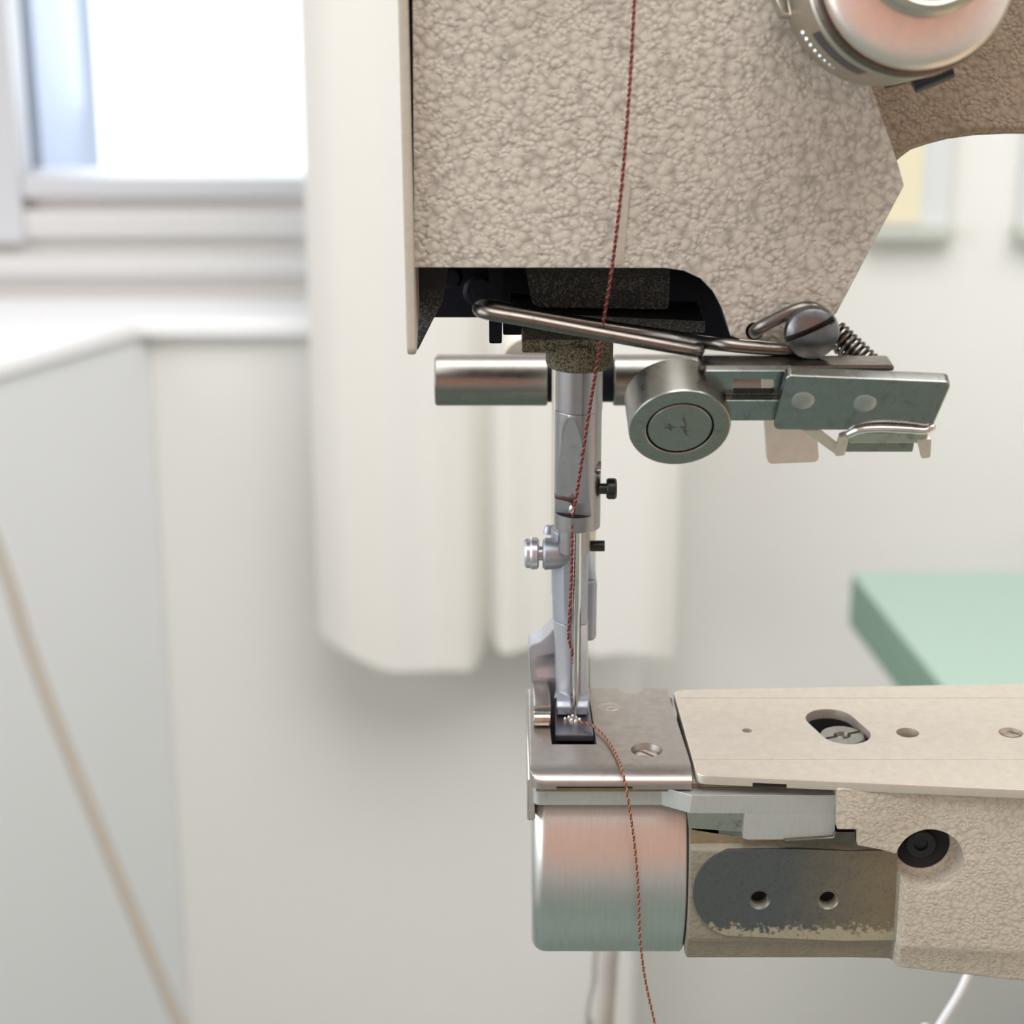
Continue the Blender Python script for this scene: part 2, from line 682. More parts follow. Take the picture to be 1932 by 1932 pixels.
# ================================================================== THE ROOM
XL, XR, YF, YB, ZF, ZT = -1500.0, 2000.0, -2200.0, 1735.0, -ZC, 1300.0
bm = newbm(); box(bm, XL - 100, XR + 100, YF - 100, YB + 200, ZF - 60, ZF)
tag(obj('floor', bm, M['lino'], smooth=False), 'dark green lino floor of the workroom', kind='structure')
bm = newbm(); box(bm, XL - 100, XR + 100, YF - 100, YB + 200, ZT, ZT + 60)
tag(obj('ceiling', bm, M['white'], smooth=False), 'white ceiling of the workroom', kind='structure')
# back wall with the window opening
WX0 = -418.0
WX1 = 105.0
WZ0 = V(300, 352, YB).z
WZ1 = 900.0
bm = newbm()
box(bm, XL, WX0, YB, YB + 200, ZF, ZT)
box(bm, WX1, XR, YB, YB + 200, ZF, ZT)
box(bm, WX0, WX1, YB, YB + 60, ZF, WZ0)
box(bm, WX0, WX1, YB + 60, YB + 200, ZF, WZ0 - 70)
box(bm, WX0, WX1, YB, YB + 200, WZ1, ZT)
tag(obj('wall_back', bm, M['cream'], smooth=False), 'cream wall behind the machine with a window', kind='structure')
# side wall with its added window, right wall, wall behind the viewer
bm = newbm()
y0, y1, z0, z1 = -1400.0, 900.0, -330.0, 1010.0
box(bm, XL - 100, XL, YF, y0, ZF, ZT)
box(bm, XL - 100, XL, y1, YB, ZF, ZT)
box(bm, XL - 100, XL, y0, y1, ZF, z0)
box(bm, XL - 100, XL, y0, y1, z1, ZT)
tag(obj('wall_left', bm, M['white'], smooth=False), 'white side wall with a wide window', kind='structure')
bm = newbm(); box(bm, XR, XR + 100, YF, YB + 200, ZF, ZT)
tag(obj('wall_right', bm, M['cream'], smooth=False), 'cream side wall on the right', kind='structure')
bm = newbm(); box(bm, XL, XR, YF - 100, YF, ZF + 850, ZT)
tag(obj('wall_front', bm, M['salmon'], smooth=False), 'salmon pink wall opposite the window', kind='structure')
bm = newbm(); box(bm, XL, XR, YF - 100, YF + 12, ZF, ZF + 850)
tag(obj('trim_1', bm, M['dado'], smooth=False), 'grey dado below the salmon wall', kind='structure')

# window_1: frame, stiles, pane
win = empty('window_1', (0, YB, WZ0))
tag(win, 'white framed window with blown out daylight', kind='structure')
bm = newbm()
box(bm, WX0 - 70, WX0 + 8, YB - 16, YB + 34, WZ0 - 45, WZ1 + 40)
obj('window_stile', bevel(bm, 3, 2), M['frame_grey'], win)
bm = newbm()
box(bm, WX1 - 8, WX1 + 60, YB - 16, YB + 34, WZ0 - 45, WZ1 + 40)
obj('window_stile', bevel(bm, 3, 2), M['frame_grey'], win)
bm = newbm()
box(bm, WX0 + 8, WX1 - 8, YB - 16, YB + 34, V(300, 374, YB - 16).z, V(300, 335, YB - 16).z)
obj('window_rail', bevel(bm, 3, 2), M['frame_grey'], win)
bm = newbm()
box(bm, WX0 + 8, WX1 - 8, YB - 16, YB + 34, WZ1 - 20, WZ1 + 40)
obj('window_rail', bevel(bm, 3, 2), M['frame_grey'], win)
bm = newbm()
box(bm, WX0 + 8, WX1 - 8, YB + 8, YB + 12, V(300, 345, YB).z, WZ1)
obj('pane', bm, M['glass'], win, smooth=False)
bm = newbm()
box(bm, WX0 + 2, WX0 + 16, YB + 34, YB + 290, WZ0 - 70, WZ1)
obj('outer_reveal', bm, M['reveal'], win, smooth=False)

# added_side_window: frame and glazing of the unseen side window, added as a daylight source
w2 = empty('window_2', (XL, (y0 + y1) / 2, z0))
tag(w2, 'wide side window lighting the bench from the left', kind='structure')
for (a_, b_, c_, d_) in ((y0, y1, z0, z0 + 50), (y0, y1, z1 - 50, z1), (y0, y0 + 50, z0 + 50, z1 - 50), (y1 - 50, y1, z0 + 50, z1 - 50), (-275, -225, z0 + 50, z1 - 50)):
    bm = newbm(); box(bm, XL - 60, XL - 15, a_, b_, c_, d_)
    obj('window_bar', bevel(bm, 3, 2), M['frame_grey'], w2)
for (a_, b_) in ((y0 + 50, -275), (-225, y1 - 50)):
    bm = newbm(); box(bm, XL - 40, XL - 36, a_, b_, z0 + 50, z1 - 50)
    obj('pane', bm, M['glass'], w2, smooth=False)

# stepped mouldings between window and sill
for i, (ra, rb, pr) in enumerate(((398, 455, 12), (484, 530, 22))):
    bm = newbm()
    Yt = YB - pr
    box(bm, -900, 118, Yt, YB - .5, V(300, rb, Yt).z, V(300, ra, Yt).z)
    tag(obj('trim_%d' % (i + 2), bevel(bm, 7, 4), M['mould']), 'white horizontal moulding under the window', kind='structure')

# low wall under the sill and its oblique return on the left
ZS = -405.0
cor = H(265, 622, ZS - 8)
far = H(0, 700, ZS - 8)
dirv = (far - cor).normalized()
end = cor + dirv * 700
bm = newbm()
nrm = Vector((-dirv.y, dirv.x, 0))
if nrm.y < 0:
    nrm = -nrm
inner = cor + Vector((4, 14, 0))
end2 = end + Vector((4, 14, 0))
ext(bm, [(inner.x, inner.y, ZF), (112, inner.y, ZF), (112, YB, ZF), (inner.x, YB, ZF)], (0, 0, ZS - 16 - ZF))
tag(obj('wall_niche', bm, M['cream'], smooth=False), 'beige panel below the window sill, beside the curtain', kind='structure')
bm = newbm()
ext(bm, [(inner.x - 0.5, inner.y, ZF), (end2.x, end2.y, ZF), (end2.x - 300, YB, ZF), (inner.x - 0.5, YB, ZF)], (0, 0, ZS - 16 - ZF))
tag(obj('wall_return', bm, M['white'], smooth=False), 'pale oblique panel below the sill at the left edge', kind='structure')
bm = newbm()
ext(bm, [(cor.x, cor.y, ZS - 16), (118, cor.y, ZS - 16), (118, YB, ZS - 16), (end.x - 300, YB, ZS - 16), (end.x, end.y, ZS - 16)], (0, 0, 16))
tag(obj('trim_4', bevel(bm, 4, 3), M['white_gloss']), 'bright white window sill with a slanting left edge', kind='structure')

# curtain ------------------------------------------------------------
def curtain():
    Yc = 1560.0
    zt, zb = 700.0, V(740, 1262, Yc).z
    xa, xb = V(590, 900, Yc).x, V(1278, 900, Yc).x
    NX, NZ = 220, 60
    g = newbm()
    rows = []
    gaps = [V(918, 1240, Yc).x, V(1075, 1240, Yc).x]
    for j in range(NZ + 1):
        tz = j / NZ
        row = []
        for i in range(NX + 1):
            s = i / NX
            x = xa + (xb - xa) * s
            y = Yc + 6 * math.sin(s * 12.0 + 0.4) + 2 * math.sin(s * 31 + 1.0 + tz)
            drop = 0.0
            for gx, wd in zip(gaps, (9.0, 12.0)):
                q = math.exp(-((x - gx) / wd) ** 2)
                y += 24 * q * (0.15 + 0.85 * (1 - tz) ** 3)
                drop += 16 * q
            e = max(0.0, 1 - (x - xa) / 28.0)
            y += 22 * e * e
            e2 = max(0.0, 1 - (x - xa) / 70.0)
            hem = zb + drop + 22 * e2 * e2 + 3 * math.sin(s * 23) + (14 if x > gaps[0] else 0)
            z = hem + (zt - hem) * tz
            row.append(g.verts.new((x, y, z)))
        rows.append(row)
    for j in range(NZ):
        for i in range(NX):
            g.faces.new((rows[j][i], rows[j][i + 1], rows[j + 1][i + 1], rows[j + 1][i]))
    bmesh.ops.recalc_face_normals(g, faces=g.faces[:])
    bmesh.ops.solidify(g, geom=g.faces[:], thickness=2.0)
    root = empty('curtain', ((xa + xb) / 2, Yc, zb))
    obj('cloth', g, M['curtain'], root, ang=80)
    r = newbm(); cyl(r, (xa - 80, Yc + 12, zt + 4), (xb + 80, Yc + 12, zt + 4), 9, 1)
    rod_ = obj('curtain_rod', r, M['white_gloss'], root)
    for xx in (xa - 60, xb + 60):
        b = newbm(); cyl(b, (xx, Yc + 12, zt + 4), (xx, YB - 1, zt + 4), 7, 1)
        obj('rod_bracket', b, M['white_gloss'], root)
    tag(root, 'off-white cloth curtain hanging in soft folds behind the needle bar', 'curtain')


curtain()

# green table ----------------------------------------------------------
def green_table():
    zt = V(1605, 1078, 1500).z
    a = V(1605, 1078, 1500)
    b = H(1772, 1287, zt)
    th = a.z - V(1600, 1180, 1500).z
    d = (b - a)
    f = a + d * 3.0
    root = empty('work_table', (800, 1200, ZF))
    g = newbm()
    pts = [(a.x, a.y, zt - th), (f.x, f.y, zt - th), (1500, f.y, zt - th), (1500, a.y + 10, zt - th)]
    fs = ext(g, pts, (0, 0, th - 3))
    obj('edge_band', bevel(g, 4, 2), M['green_edge'], root)
    g = newbm()
    ext(g, [(p[0], p[1], zt - 3) for p in pts], (0, 0, 3))
    obj('table_top', bevel(g, 1.2, 2), M['green_top'], root)
    for x, y in ((520, f.y + 80), (520, a.y - 60), (1420, f.y + 80), (1420, a.y - 60)):
        g = newbm(); box(g, x - 25, x + 25, y - 25, y + 25, ZF, zt - th)
        obj('leg', bevel(g, 3, 2), M['wood'], root)
    tag(root, 'mint green work table behind the bed of the machine', 'table')


green_table()

# pictures on the wall ---------------------------------------------------
def picture(x0, x1, za, zb, label, split):
    root = empty('picture_board', ((x0 + x1) / 2, YB - 8, za))
    g = newbm(); box(g, x0, x1, YB - 10, YB, za, zb)
    obj('backing_board', bevel(g, 1, 1), M['paper_white'], root)
    xs = x0 + (x1 - x0) * split
    if split > 0:
        g = newbm(); box(g, x0 + 3, xs, YB - 11.5, YB - 10, za + 4, zb - 4)
        obj('cream_sheet', g, M['paper_cream'], root, smooth=False)
    g = newbm(); box(g, x0 - 4, x1 + 4, YB - 22, YB, za - 9, za)
    obj('ledge', bevel(g, 1.5, 2), M['ledge'], root)
    tag(root, label, 'picture', 'boards hung on the cream wall')


zb0 = V(1700, 424, YB).z
picture(V(1640, 424, YB).x, V(1785, 424, YB).x, zb0, zb0 + 190, 'pale board with a cream left half hanging under the machine arm', 0.62)
picture(V(1917, 424, YB).x, V(2080, 424, YB).x, zb0, zb0 + 190, 'pale board cut off by the right edge of the photo', 0.0)

# beige cord in front of the oblique panel
bm = newbm()
tube(bm, smoothpath([(-690, 1250, 1299), (-600, 1250, 500), V(-330, 300, 1250), V(-160, 640, 1250), V(0, 1050, 1250), V(60, 1235, 1250), V(150, 1470, 1250), V(340, 1935, 1250), V(520, 2340, 1240), V(640, 2600, 1220), (-70, 1205, ZF + 4), (60, 1200, ZF + 5)], 10), 4.6, 14)
tag(obj('hanging_cord', bm, M['cord']), 'beige cord slanting across the pale panel at lower left', 'cord')

# ================================================================== THE SEWING MACHINE
ZP = -183.0            # top of the bed plates
ZTAB = -400.0          # table the machine stands on
MA = empty('sewing_machine', (230, 400, ZTAB))
tag(MA, 'beige hammered-paint cylinder-arm sewing machine with bare steel fittings', 'sewing machine')
YH = 372.0             # front of the head casting
YA = 391.0             # front of the upper arm

# ---- head casting
def head():
    right = [(1395, 640, 12), (1500, 650, 20), (1578, 592, 6), (1706, 350, 8), (1694, 308, 6), (1640, 150, 0), (1560, -120, 0), (1560, -330, 0)]
    outline = [(776, -330, 0), (781, 505, 3)]
    notch = [(1255, 506, 0), (1290, 511, 0), (1322, 526, 0), (1345, 550, 0), (1361, 580, 0), (1372, 612, 0), (1378, 634, 3)]
    poly = rnd(outline + notch + right, 4)
    pts = [V(x, y, YH) for x, y in poly]
    g = newbm()
    em = {}
    for i, (x, y) in enumerate(poly):
        x2, y2 = poly[(i + 1) % len(poly)]
        if 778 < x < 1379 and 778 < x2 < 1379 and y > 500 and y2 > 500:
            em[i] = 1
    ext(g, pts, (0, 54, 0), 0, em)
    bevel(g, 0.7, 2, lambda a, b: abs(a.y - YH) < .01 and abs(b.y - YH) < .01)
    # hole in which the finger guard's short end sits
    h = newbm(); p = V(1424, 625, YH); cyl(h, p + Vector((0, -2, 0)), p + Vector((0, 8, 0)), 1.7)
    g = cut(g, h)
    return obj('head_casting', g, [M['paint'], M['oil']], MA, ang=40)


HEAD = head()

# narrow inlaid strip scratched beside the thread
bm = newbm()
ext(bm, [V(x, y, YH - 0.12) for x, y in rnd([(1181, 335, 3), (1190, 338, 3), (1176, 500, 1), (1160, 500, 1)], 3)], (0, 0.3, 0))
obj('worn_groove', bm, M['paint_edge'], HEAD)

# ---- side cover at the left of the head
def cover():
    th = [(750, -330), (752, 60), (756, 300), (760, 505), (763, 600), (766, 655), (772, 671), (781, 671), (784, 655)]
    Yc = 369.0
    a = V(752, 0, Yc).x
    b = V(779, 500, Yc).x
    z0 = V(775, 672, Yc).z
    g = newbm()
    # side view profile (Y, z) with a rounded, slanting lower end
    prof = rnd([(Yc, 30, 2), (Yc, z0, 2), (Yc + 3.5, z0 - .2, 2), (Yc + 26, z0 + 9, 4), (432, z0 + 12, 3), (432, 30, 2)], 4)
    ext(g, [(a, y, z) for y, z in prof], (b - a, 0, 0))
    # the plate leans very slightly
    for v in g.verts:
        k = (v.co.z - z0) / 90.0
        v.co.x += 0.35 - 0.75 * max(0, k)
    bevel(g, 0.5, 2, ang=50)
    return obj('side_cover', g, M['paint_edge'], MA, ang=40)


cover()
bm = newbm()
ext(bm, [V(x, y, 386) for x, y in [(779, 480), (850, 480), (835, 570), (818, 602), (788, 662), (780, 662)]], (0, 5, 0))
obj('cover_rib', bevel(bm, .6, 2), M['oily_dust'], MA)

# ---- inside of the head
bm = newbm()
ext(bm, [V(x, y, 416) for x, y in [(786, 440), (1400, 440), (1396, 648), (1340, 636), (1200, 622), (1000, 604), (930, 600), (800, 600)]], (0, 9, 0))
obj('cavity_wall', bevel(bm, .5, 2), M['oil'], MA)
bm = newbm()
ext(bm, [V(x, y, 392) for x, y in rnd([(985, 470, 2), (1266, 470, 2), (1262, 584, 10), (1005, 580, 20)], 4)], (0, 8, 0))
obj('bar_frame', bevel(bm, 1.2, 3), M['oily_dust'], MA)
bm = newbm()
ext(bm, [V(x, y, 389) for x, y in rnd([(960, 588, 2), (1330, 606, 2), (1330, 628, 4), (975, 612, 4)], 3)], (0, 16, 0))
obj('rocker_bar', bevel(bm, .8, 2), M['oily_dust'], MA)
for (x0, x1, ya, yb, Y) in ((922, 950, 480, 648, 400), (948, 988, 590, 632, 402)):
    bm = newbm()
    ext(bm, [V(x, y, Y) for x, y in rnd([(x0, ya, 1), (x1, ya, 1), (x1 - 3, yb, 4), (x0 + 1, yb, 4)], 3)], (0, 4, 0))
    obj('lifter_link', bevel(bm, .4, 2), M['oil'], MA)
bm = newbm()
lathe(bm, V(852, 520, 412), (0, -1, 0.1), [(0, 2.4), (3, 2.4), (3.6, 1.6), (3.6, 0)], 24)
obj('cavity_screw', bm, M['oil'], MA)
bm = newbm()
lathe(bm, V(905, 548, 410), (0, -1, 0.1), [(0, 3.4), (2, 3.4), (2.6, 2.6), (2.6, 0)], 24)
obj('cavity_screw', bm, M['oil'], MA)

# ---- upper arm, pillar and foot: one casting
def arm():
    low = [(1560, 230), (1640, 320), (1690, 312), (1703, 300), (1722, 286), (1752, 276), (1790, 266), (1840, 259), (1900, 256), (1990, 256)]
    P = [V(x, y, YA) for x, y in low]
    zz = P[-1].z
    pts = [(p.x, p.z) for p in P]
    pts += [(216, zz), (224, zz - 6), (226, zz - 14), (226, ZTAB + 30), (222, ZTAB + 24), (218, ZTAB + 20), (218, ZTAB), (340, ZTAB), (340, ZTAB + 20), (322, ZTAB + 26), (316, ZTAB + 40), (316, 12), (300, 24), (P[0].x, 24)]
    g = newbm()
    ext(g, [(x, YA, z) for x, z in pts], (0, 46, 0))
    bevel(g, 2.2, 3, lambda a, b: abs(a.y - b.y) < .01)
    return obj('arm_casting', g, M['paint_dirty'], MA, ang=40)


arm()

# ---- tension knob at upper right
def tension():
    base = V(1658, -24, 371.5)
    front = V(1739, -60, 344)
    ax = (front - base)
    L = ax.length
    ax.normalize()
    R = 184 * (base.y * CP - base.z * SP) / FPX
    R2 = 187 * (front.y * CP - front.z * SP) / FPX
    root = empty('tension_assembly', tuple(base))
    root.parent = MA
    root.location = ORG[root.name] - ORG[MA.name]
    D = 0.74 * L
    g = newbm()
    lathe(g, base, ax, [(-6, R * .9), (0, R * .9), (0, R - .4), (.5, R), (D - .5, R), (D, R - .5), (D, 0)], 96)
    obj('dial_ring', g, M['dial'], root, ang=25)
    g = newbm()
    lathe(g, base + ax * (D - .1), ax, [(0, R - 1.3), (.9, R - 1.3), (.9, R - .4), (1.2, R - .1), (2.0, R - .1), (2.3, R - .5), (2.3, R - 1.3), (3.3, R - 1.3), (3.3, 0)], 96)
    obj('tension_disc', g, M['dark_steel'], root, ang=25)
    K = D + 3.1
    T = L - K
    g = newbm()
    lathe(g, base + ax * K, ax, [(0, R2 - .9), (.4, R2 - .2), (1.2, R2), (T - 1.2, R2), (T - .4, R2 - .35), (T, R2 - 1.0), (T + .55, R2 * .86), (T + 1.05, R2 * .7), (T + 1.35, R2 * .5), (T + 1.5, 0)], 96)
    obj('knob', g, M['knob'], root, ang=50)
    g = newbm()
    c2 = RP(1746, -96, base + ax * (L + 1), ax)
    lathe(g, c2, ax, [(-1, 10.9), (3.4, 10.9), (4.4, 10.2), (4.8, 9.2), (4.4, 8.2), (4.4, 0)], 72)
    obj('adjusting_nut', g, M['dial'], root, ang=25)

    def onring(px, py, t):
        p = RP(px, py, base + ax * t, ax)
        return (p - (base + ax * t)).normalized()
    # raised dots, dark scale window, stop lug, release pins
    for k in range(7):
        q = onring(1519 + k * 9.0, 62 + k * 11.0 - .3 * k * k, .34 * D)
        g = newbm()
        lathe(g, base + ax * (.34 * D) + q * (R - .05), q, [(0, .85), (.3, .7), (.5, .35), (.56, 0)], 12)
        obj('dot', g, M['chrome'], root)
    a0 = onring(1544, 58, .75 * D)
    a1 = onring(1632, 126, .75 * D)
    g = newbm()
    secs = []
    for k in range(15):
        q = a0.lerp(a1, k / 14).normalized()
        c = base + q * (R + .06)
        secs.append([c + ax * (.62 * D), c + ax * (.9 * D), c + ax * (.9 * D) - q * .5, c + ax * (.62 * D) - q * .5])
    loft(g, secs)
    obj('dial_window', g, M['navy'], root, smooth=False)
    q = onring(1480, 14, 1)
    side = ax.cross(q).normalized()
    c = base + ax * .8 + q * (R - 1)
    g = newbm()
    ext(g, [c - side * 3.4, c + side * 2.4, c + side * 1.6 + q * 2.6, c - side * 2.6 + q * 3.4], ax * 4.2)
    h = newbm()
    c = c + q * 1.3
    ext(h, [c - side * 1.9 - ax * 1, c + side * 1.4 - ax * 1, c + side * .9 + q * 1.1 - ax * 1, c - side * 1.6 + q * 1.3 - ax * 1], ax * 8)
    obj('stop_lug', bevel(cut(g, h), .2, 1), M['dial'], root)
    g = newbm()
    cyl(g, V(1722, 158, 376), V(1795, 128, 376), 1.9, .3, 24)
    obj('release_pin', g, M['navy'], root)
    g = newbm()
    cyl(g, V(1668, 160, 377), V(1708, 150, 377), .8, .1, 16)
    obj('release_pin', g, M['black'], root)


M['knob'] = metal('satin_nickel_knob', srgb(232, 220, 212), 0.4, None, 0.05)
tension()

# ---- wire finger guard and its screw
bm = newbm()
gp = [V(1423, 627, 379), V(1424, 626, 371), V(1434, 618, 368.3), V(1465, 602, 367.5), V(1500, 586, 367.3), V(1530, 581, 367.3), V(1556, 600, 367.3), V(1560, 632, 367.3), V(1540, 654, 367.3), V(1500, 660, 367.3),
      V(1420, 656, 367.3), V(1360, 650, 368.5), V(1320, 645, 373), V(1260, 634, 378), V(1160, 619, 381), V(1000, 592, 380), V(925, 577, 377),
      V(905, 580, 372.5), V(907, 587, 368), V(930, 593, 366.2), V(1000, 605, 366), V(1160, 635, 366), V(1300, 660, 366), V(1316, 661, 367.5), V(1318, 658, 371)]
tube(bm, smoothpath(gp, 8), 1.22, 14, True)
obj('finger_guard', bm, M['guard'] if 'guard' in M else M['dark_steel'], MA)
sc = V(1531, 627, 365.5)
sax = Vector((0, -1, -0.02)).normalized()
bm = newbm()
lathe(bm, sc - sax * 8, sax, [(0, 2.2), (7.2, 2.2), (7.2, 4.9), (8.2, 5.05), (9.3, 4.7), (10.0, 3.6), (10.4, 1.8), (10.45, 0)], 48)
k = newbm()
a, b = V(1486, 646, 362), V(1576, 606, 362)
dd = (b - a).normalized()
up = dd.cross(Vector((0, 1, 0))).normalized()
ext(k, [a + up * .5, b + up * .5, b - up * .5, a - up * .5], (0, 2.6, 0))
bm = cut(bm, k)
for f in bm.faces:
    c_ = f.calc_center_median()
    if abs((c_ - a).dot(up)) < .505 and c_.y < 366 and ((c_ - sc) - sax * (c_ - sc).dot(sax)).length < 5.2 and (c_ - sc).dot(sax) < 1.9 and (c_ - sc).dot(sax) > .2:
        f.material_index = 1  # slot faces painted black in place of shade
obj('guard_screw', bm, [M['blued'], M['black']], MA)

# ---- tilted roller guide
TL = math.radians(27)
NF = Vector((0, -math.cos(TL), -math.sin(TL)))       # the way its faces look
PF = V(1600, 760, 357)


def TP(px, py, back=0.0):
    return RP(px, py, PF - NF * back, NF)


def tprism(poly, back, thick, bev=.3, segs=2):
    g = newbm()
    ext(g, [TP(x, y, back) for x, y in poly], -NF * thick)
    if bev:
        bevel(g, bev, segs, ang=40)
    return g


ROLL = empty('roller_guide', tuple(V(1500, 790, 360)))
ROLL.parent = MA
ROLL.location = ORG[ROLL.name] - ORG[MA.name]
axr = (NF + Vector((0.05, 0, 0))).normalized()
fc = TP(1283, 809, -0.5)
Rr = 97 * (fc.y * CP - fc.z * SP) / FPX
bm = newbm()
lathe(bm, fc - axr * 9.2, axr, [(0, Rr - .5), (.5, Rr), (8.7, Rr), (9.05, Rr - .14), (9.2, Rr - .5), (9.2, Rr * .685), (9.05, Rr * .665), (8.2, Rr * .655), (8.2, Rr * .63), (9.0, Rr * .625), (9.12, Rr * .61), (9.12, 0)], 96, [0] * 6 + [0, 1, 1, 0, 0])
obj('roller', bm, [M['roller'], M['soot']], ROLL, ang=25)
# smudge stamped in the roller's hub
for (x0, y0, x1, y1, r) in ((1290, 790, 1296, 822, .55), (1286, 806, 1299, 814, .45), (1256, 806, 1274, 806, .4), (1262, 800, 1268, 812, .35)):
    bm = newbm()
    a, b = TP(x0, y0, -0.42), TP(x1, y1, -0.42)
    tube(bm, [a, a.lerp(b, .35) + Vector((.2, 0, 0)), a.lerp(b, .7) - Vector((.25, 0, 0)), b], [r * .6, r * .35, r * .5, r * .2], 8, True)
    for v in bm.verts:
        dlt = (v.co - fc).dot(axr)
        v.co -= axr * (dlt + .05 - (.03 if dlt > 0 else 0))
    obj('stamp_mark', bm, M['dark_steel'], ROLL)
# flat bar on top
bm = newbm()
a, b = V(1322, 690, 360), V(1688, 690, 360)
c = V(1322, 701, 360)
ext(bm, [(a.x, 360, a.z), (b.x, 360, b.z), (b.x, 360, c.z), (a.x, 360, c.z)], (0, 7.5, 0))
bevel(bm, .45, 2)
obj('top_bar', bm, M['dark_steel'], ROLL)
# slotted bracket
g = tprism(rnd([(1330, 700, 3), (1495, 700, 3), (1495, 794, 3), (1340, 794, 3)], 3), 3.2, 1.6, .25)
h = newbm(); ext(h, [TP(x, y, 2) for x, y in rnd([(1382, 724, 6), (1462, 724, 6), (1462, 752, 6), (1382, 752, 6)], 4)], -NF * 5)
obj('slotted_bracket', cut(g, h), M['bracket_plate'], ROLL)
obj('lower_arm', tprism(rnd([(1368, 756, 3), (1472, 756, 3), (1472, 794, 3), (1368, 794, 3)], 3), 1.6, 1.5, .25), M['bracket_plate'], ROLL)
# riveted plate
g = tprism(rnd([(1484, 709, 14), (1797, 722, 10), (1757, 813, 12), (1457, 812, 12)], 5), 0, 2.6, .35, 3)
pl = obj('riveted_plate', g, M['bracket_plate'], ROLL)
for x, y in ((1515, 755), (1632, 760)):
    g = newbm()
    lathe(g, TP(x, y, 0) + NF * -.2, NF, [(0, 2.05), (.35, 2.05), (.55, 1.75), (.62, 1.0), (.62, 0)], 32)
    obj('rivet', g, M['rivet'] if 'rivet' in M else M['chrome'], pl)
# curled lip and clip underneath the plate
bm = newbm()
tube(bm, smoothpath([TP(1602, 819, -.2), TP(1622, 811, -.5), TP(1660, 808, -.7), (TP(1710, 810, -.7)), TP(1745, 812, -.5), TP(1758, 806, -.2)], 6), .75, 12, True)
obj('curled_lip', bm, M['chrome'], ROLL)
obj('clip_web', tprism([(1600, 818), (1752, 816), (1748, 838), (1722, 836), (1602, 836)], .8, 1.2, .2), M['chrome_worn'], ROLL)
obj('clip_bar', tprism(rnd([(1596, 830, 2), (1726, 830, 2), (1722, 853, 3), (1592, 853, 3)], 2), 2.4, 1.2, .25), M['roller'], ROLL)
obj('clip_tab', tprism(rnd([(1584, 826, 3), (1604, 820, 3), (1594, 860, 5), (1574, 862, 4)], 3), .6, 1.4, .35), M['plate'], ROLL)
obj('clip_tab', tprism(rnd([(1730, 832, 3), (1758, 828, 4), (1756, 864, 6), (1738, 866, 5)], 3), .6, 1.4, .35), M['plate'], ROLL)
obj('clip_side', tprism([(1512, 812), (1545, 812), (1592, 848), (1580, 861)], 1.4, .9, .2), M['plate'], ROLL)
# rear tongue, behind
bm = newbm()
ext(bm, [V(x, y, 388) for x, y in rnd([(1437, 700, 2), (1470, 700, 2), (1478, 790, 8), (1540, 800, 10), (1546, 872, 12), (1448, 876, 12)], 5)], (0, 2.5, 0))
obj('rear_tongue', bevel(bm, .5, 2), M['plate'], ROLL)
# spring behind the screw
bm = newbm()
p0, p1 = V(1570, 624, 378), V(1662, 712, 372)
d, u, v = frame_of(p1 - p0)
L = (p1 - p0).length
hp = []
for i in range(12 * 16 + 1):
    t = i / (12 * 16)
    an = t * 12 * 2 * math.pi
    hp.append(p0 + d * L * t + (u * math.cos(an) + v * math.sin(an)) * 2.3)
tube(bm, hp, .42, 8)
obj('coil_spring', bm, M['dark_steel'], ROLL)
bm = newbm(); cyl(bm, p0 + d * -2, p1 + d * 1, 1.2, .2, 24)
obj('spring_pin', bm, M['dark_steel'], ROLL)

# ---- lever shaft behind the needle bar
YS = 452.0
zc = V(1000, 717, YS).z
ds = YS * CP - zc * SP
Rs = 48.5 * ds / FPX
LS = empty('lever_shaft', (0, YS, zc))
LS.parent = MA
LS.location = ORG[LS.name] - ORG[MA.name]


def shx(px):
    return (px - 966) * ds / FPX


bm = newbm(); cyl(bm, (shx(821), YS, zc), (shx(1033), YS, zc), Rs, .5, 64)
obj('shaft_sleeve', bm, M['shaft'], LS, ang=25)
bm = newbm(); cyl(bm, (shx(1033), YS, zc), (shx(1156), YS, zc), Rs * .86, 0, 48)
obj('shaft_core', bm, M['oil'], LS)
bm = newbm(); cyl(bm, (shx(1156), YS, zc), (shx(1480), YS, zc), Rs, .5, 64)
obj('shaft_sleeve', bm, M['shaft'], LS, ang=25)
bm = newbm(); cyl(bm, (shx(1003), YS + 8, zc + .6), (shx(1003), YS + 24, zc + .6), 7.2, .5, 48)
obj('shaft_boss', bm, M['plate'], LS)

# ---- presser bar behind the needle bar
bm = newbm()
YPB = 432.0
xp = V(1083, 900, YPB).x
cyl(bm, (xp, YPB, V(1083, 1120, YPB).z), (xp, YPB, -70), 5.0, .6, 48)
obj('presser_bar', bm, M['plate'], MA, ang=25)
bm = newbm()
box(bm, xp - 4.2, xp + 4.2, 404, YPB, V(1083, 1175, 415).z, V(1083, 1060, 415).z)
obj('foot_holder', bevel(bm, 1.2, 3), M['satin'], MA)

# ---- needle bar
YN = 398.0
XN = 13.4
NB = empty('needle_bar', (XN, YN, -140))
NB.parent = MA
NB.location = ORG[NB.name] - ORG[MA.name]


def zn(row, Y=YN):
    return V(1090, row, Y).z


RN = 4.72
bm = newbm()
lathe(bm, (XN, YN, zn(640)), (0, 0, -1), [(0, 6.7), (zn(640) - zn(690) - 1, 6.7), (zn(640) - zn(690) - .2, 6.5), (zn(640) - zn(690), 6.0), (zn(640) - zn(690), 4.8)], 48)
box(bm, XN - 11.5, XN + 6, YN - 6, YN + 10, zn(652), zn(626))
bevel(bm, .5, 2, ang=50)
obj('bar_bushing', bm, M['dust'], MA)
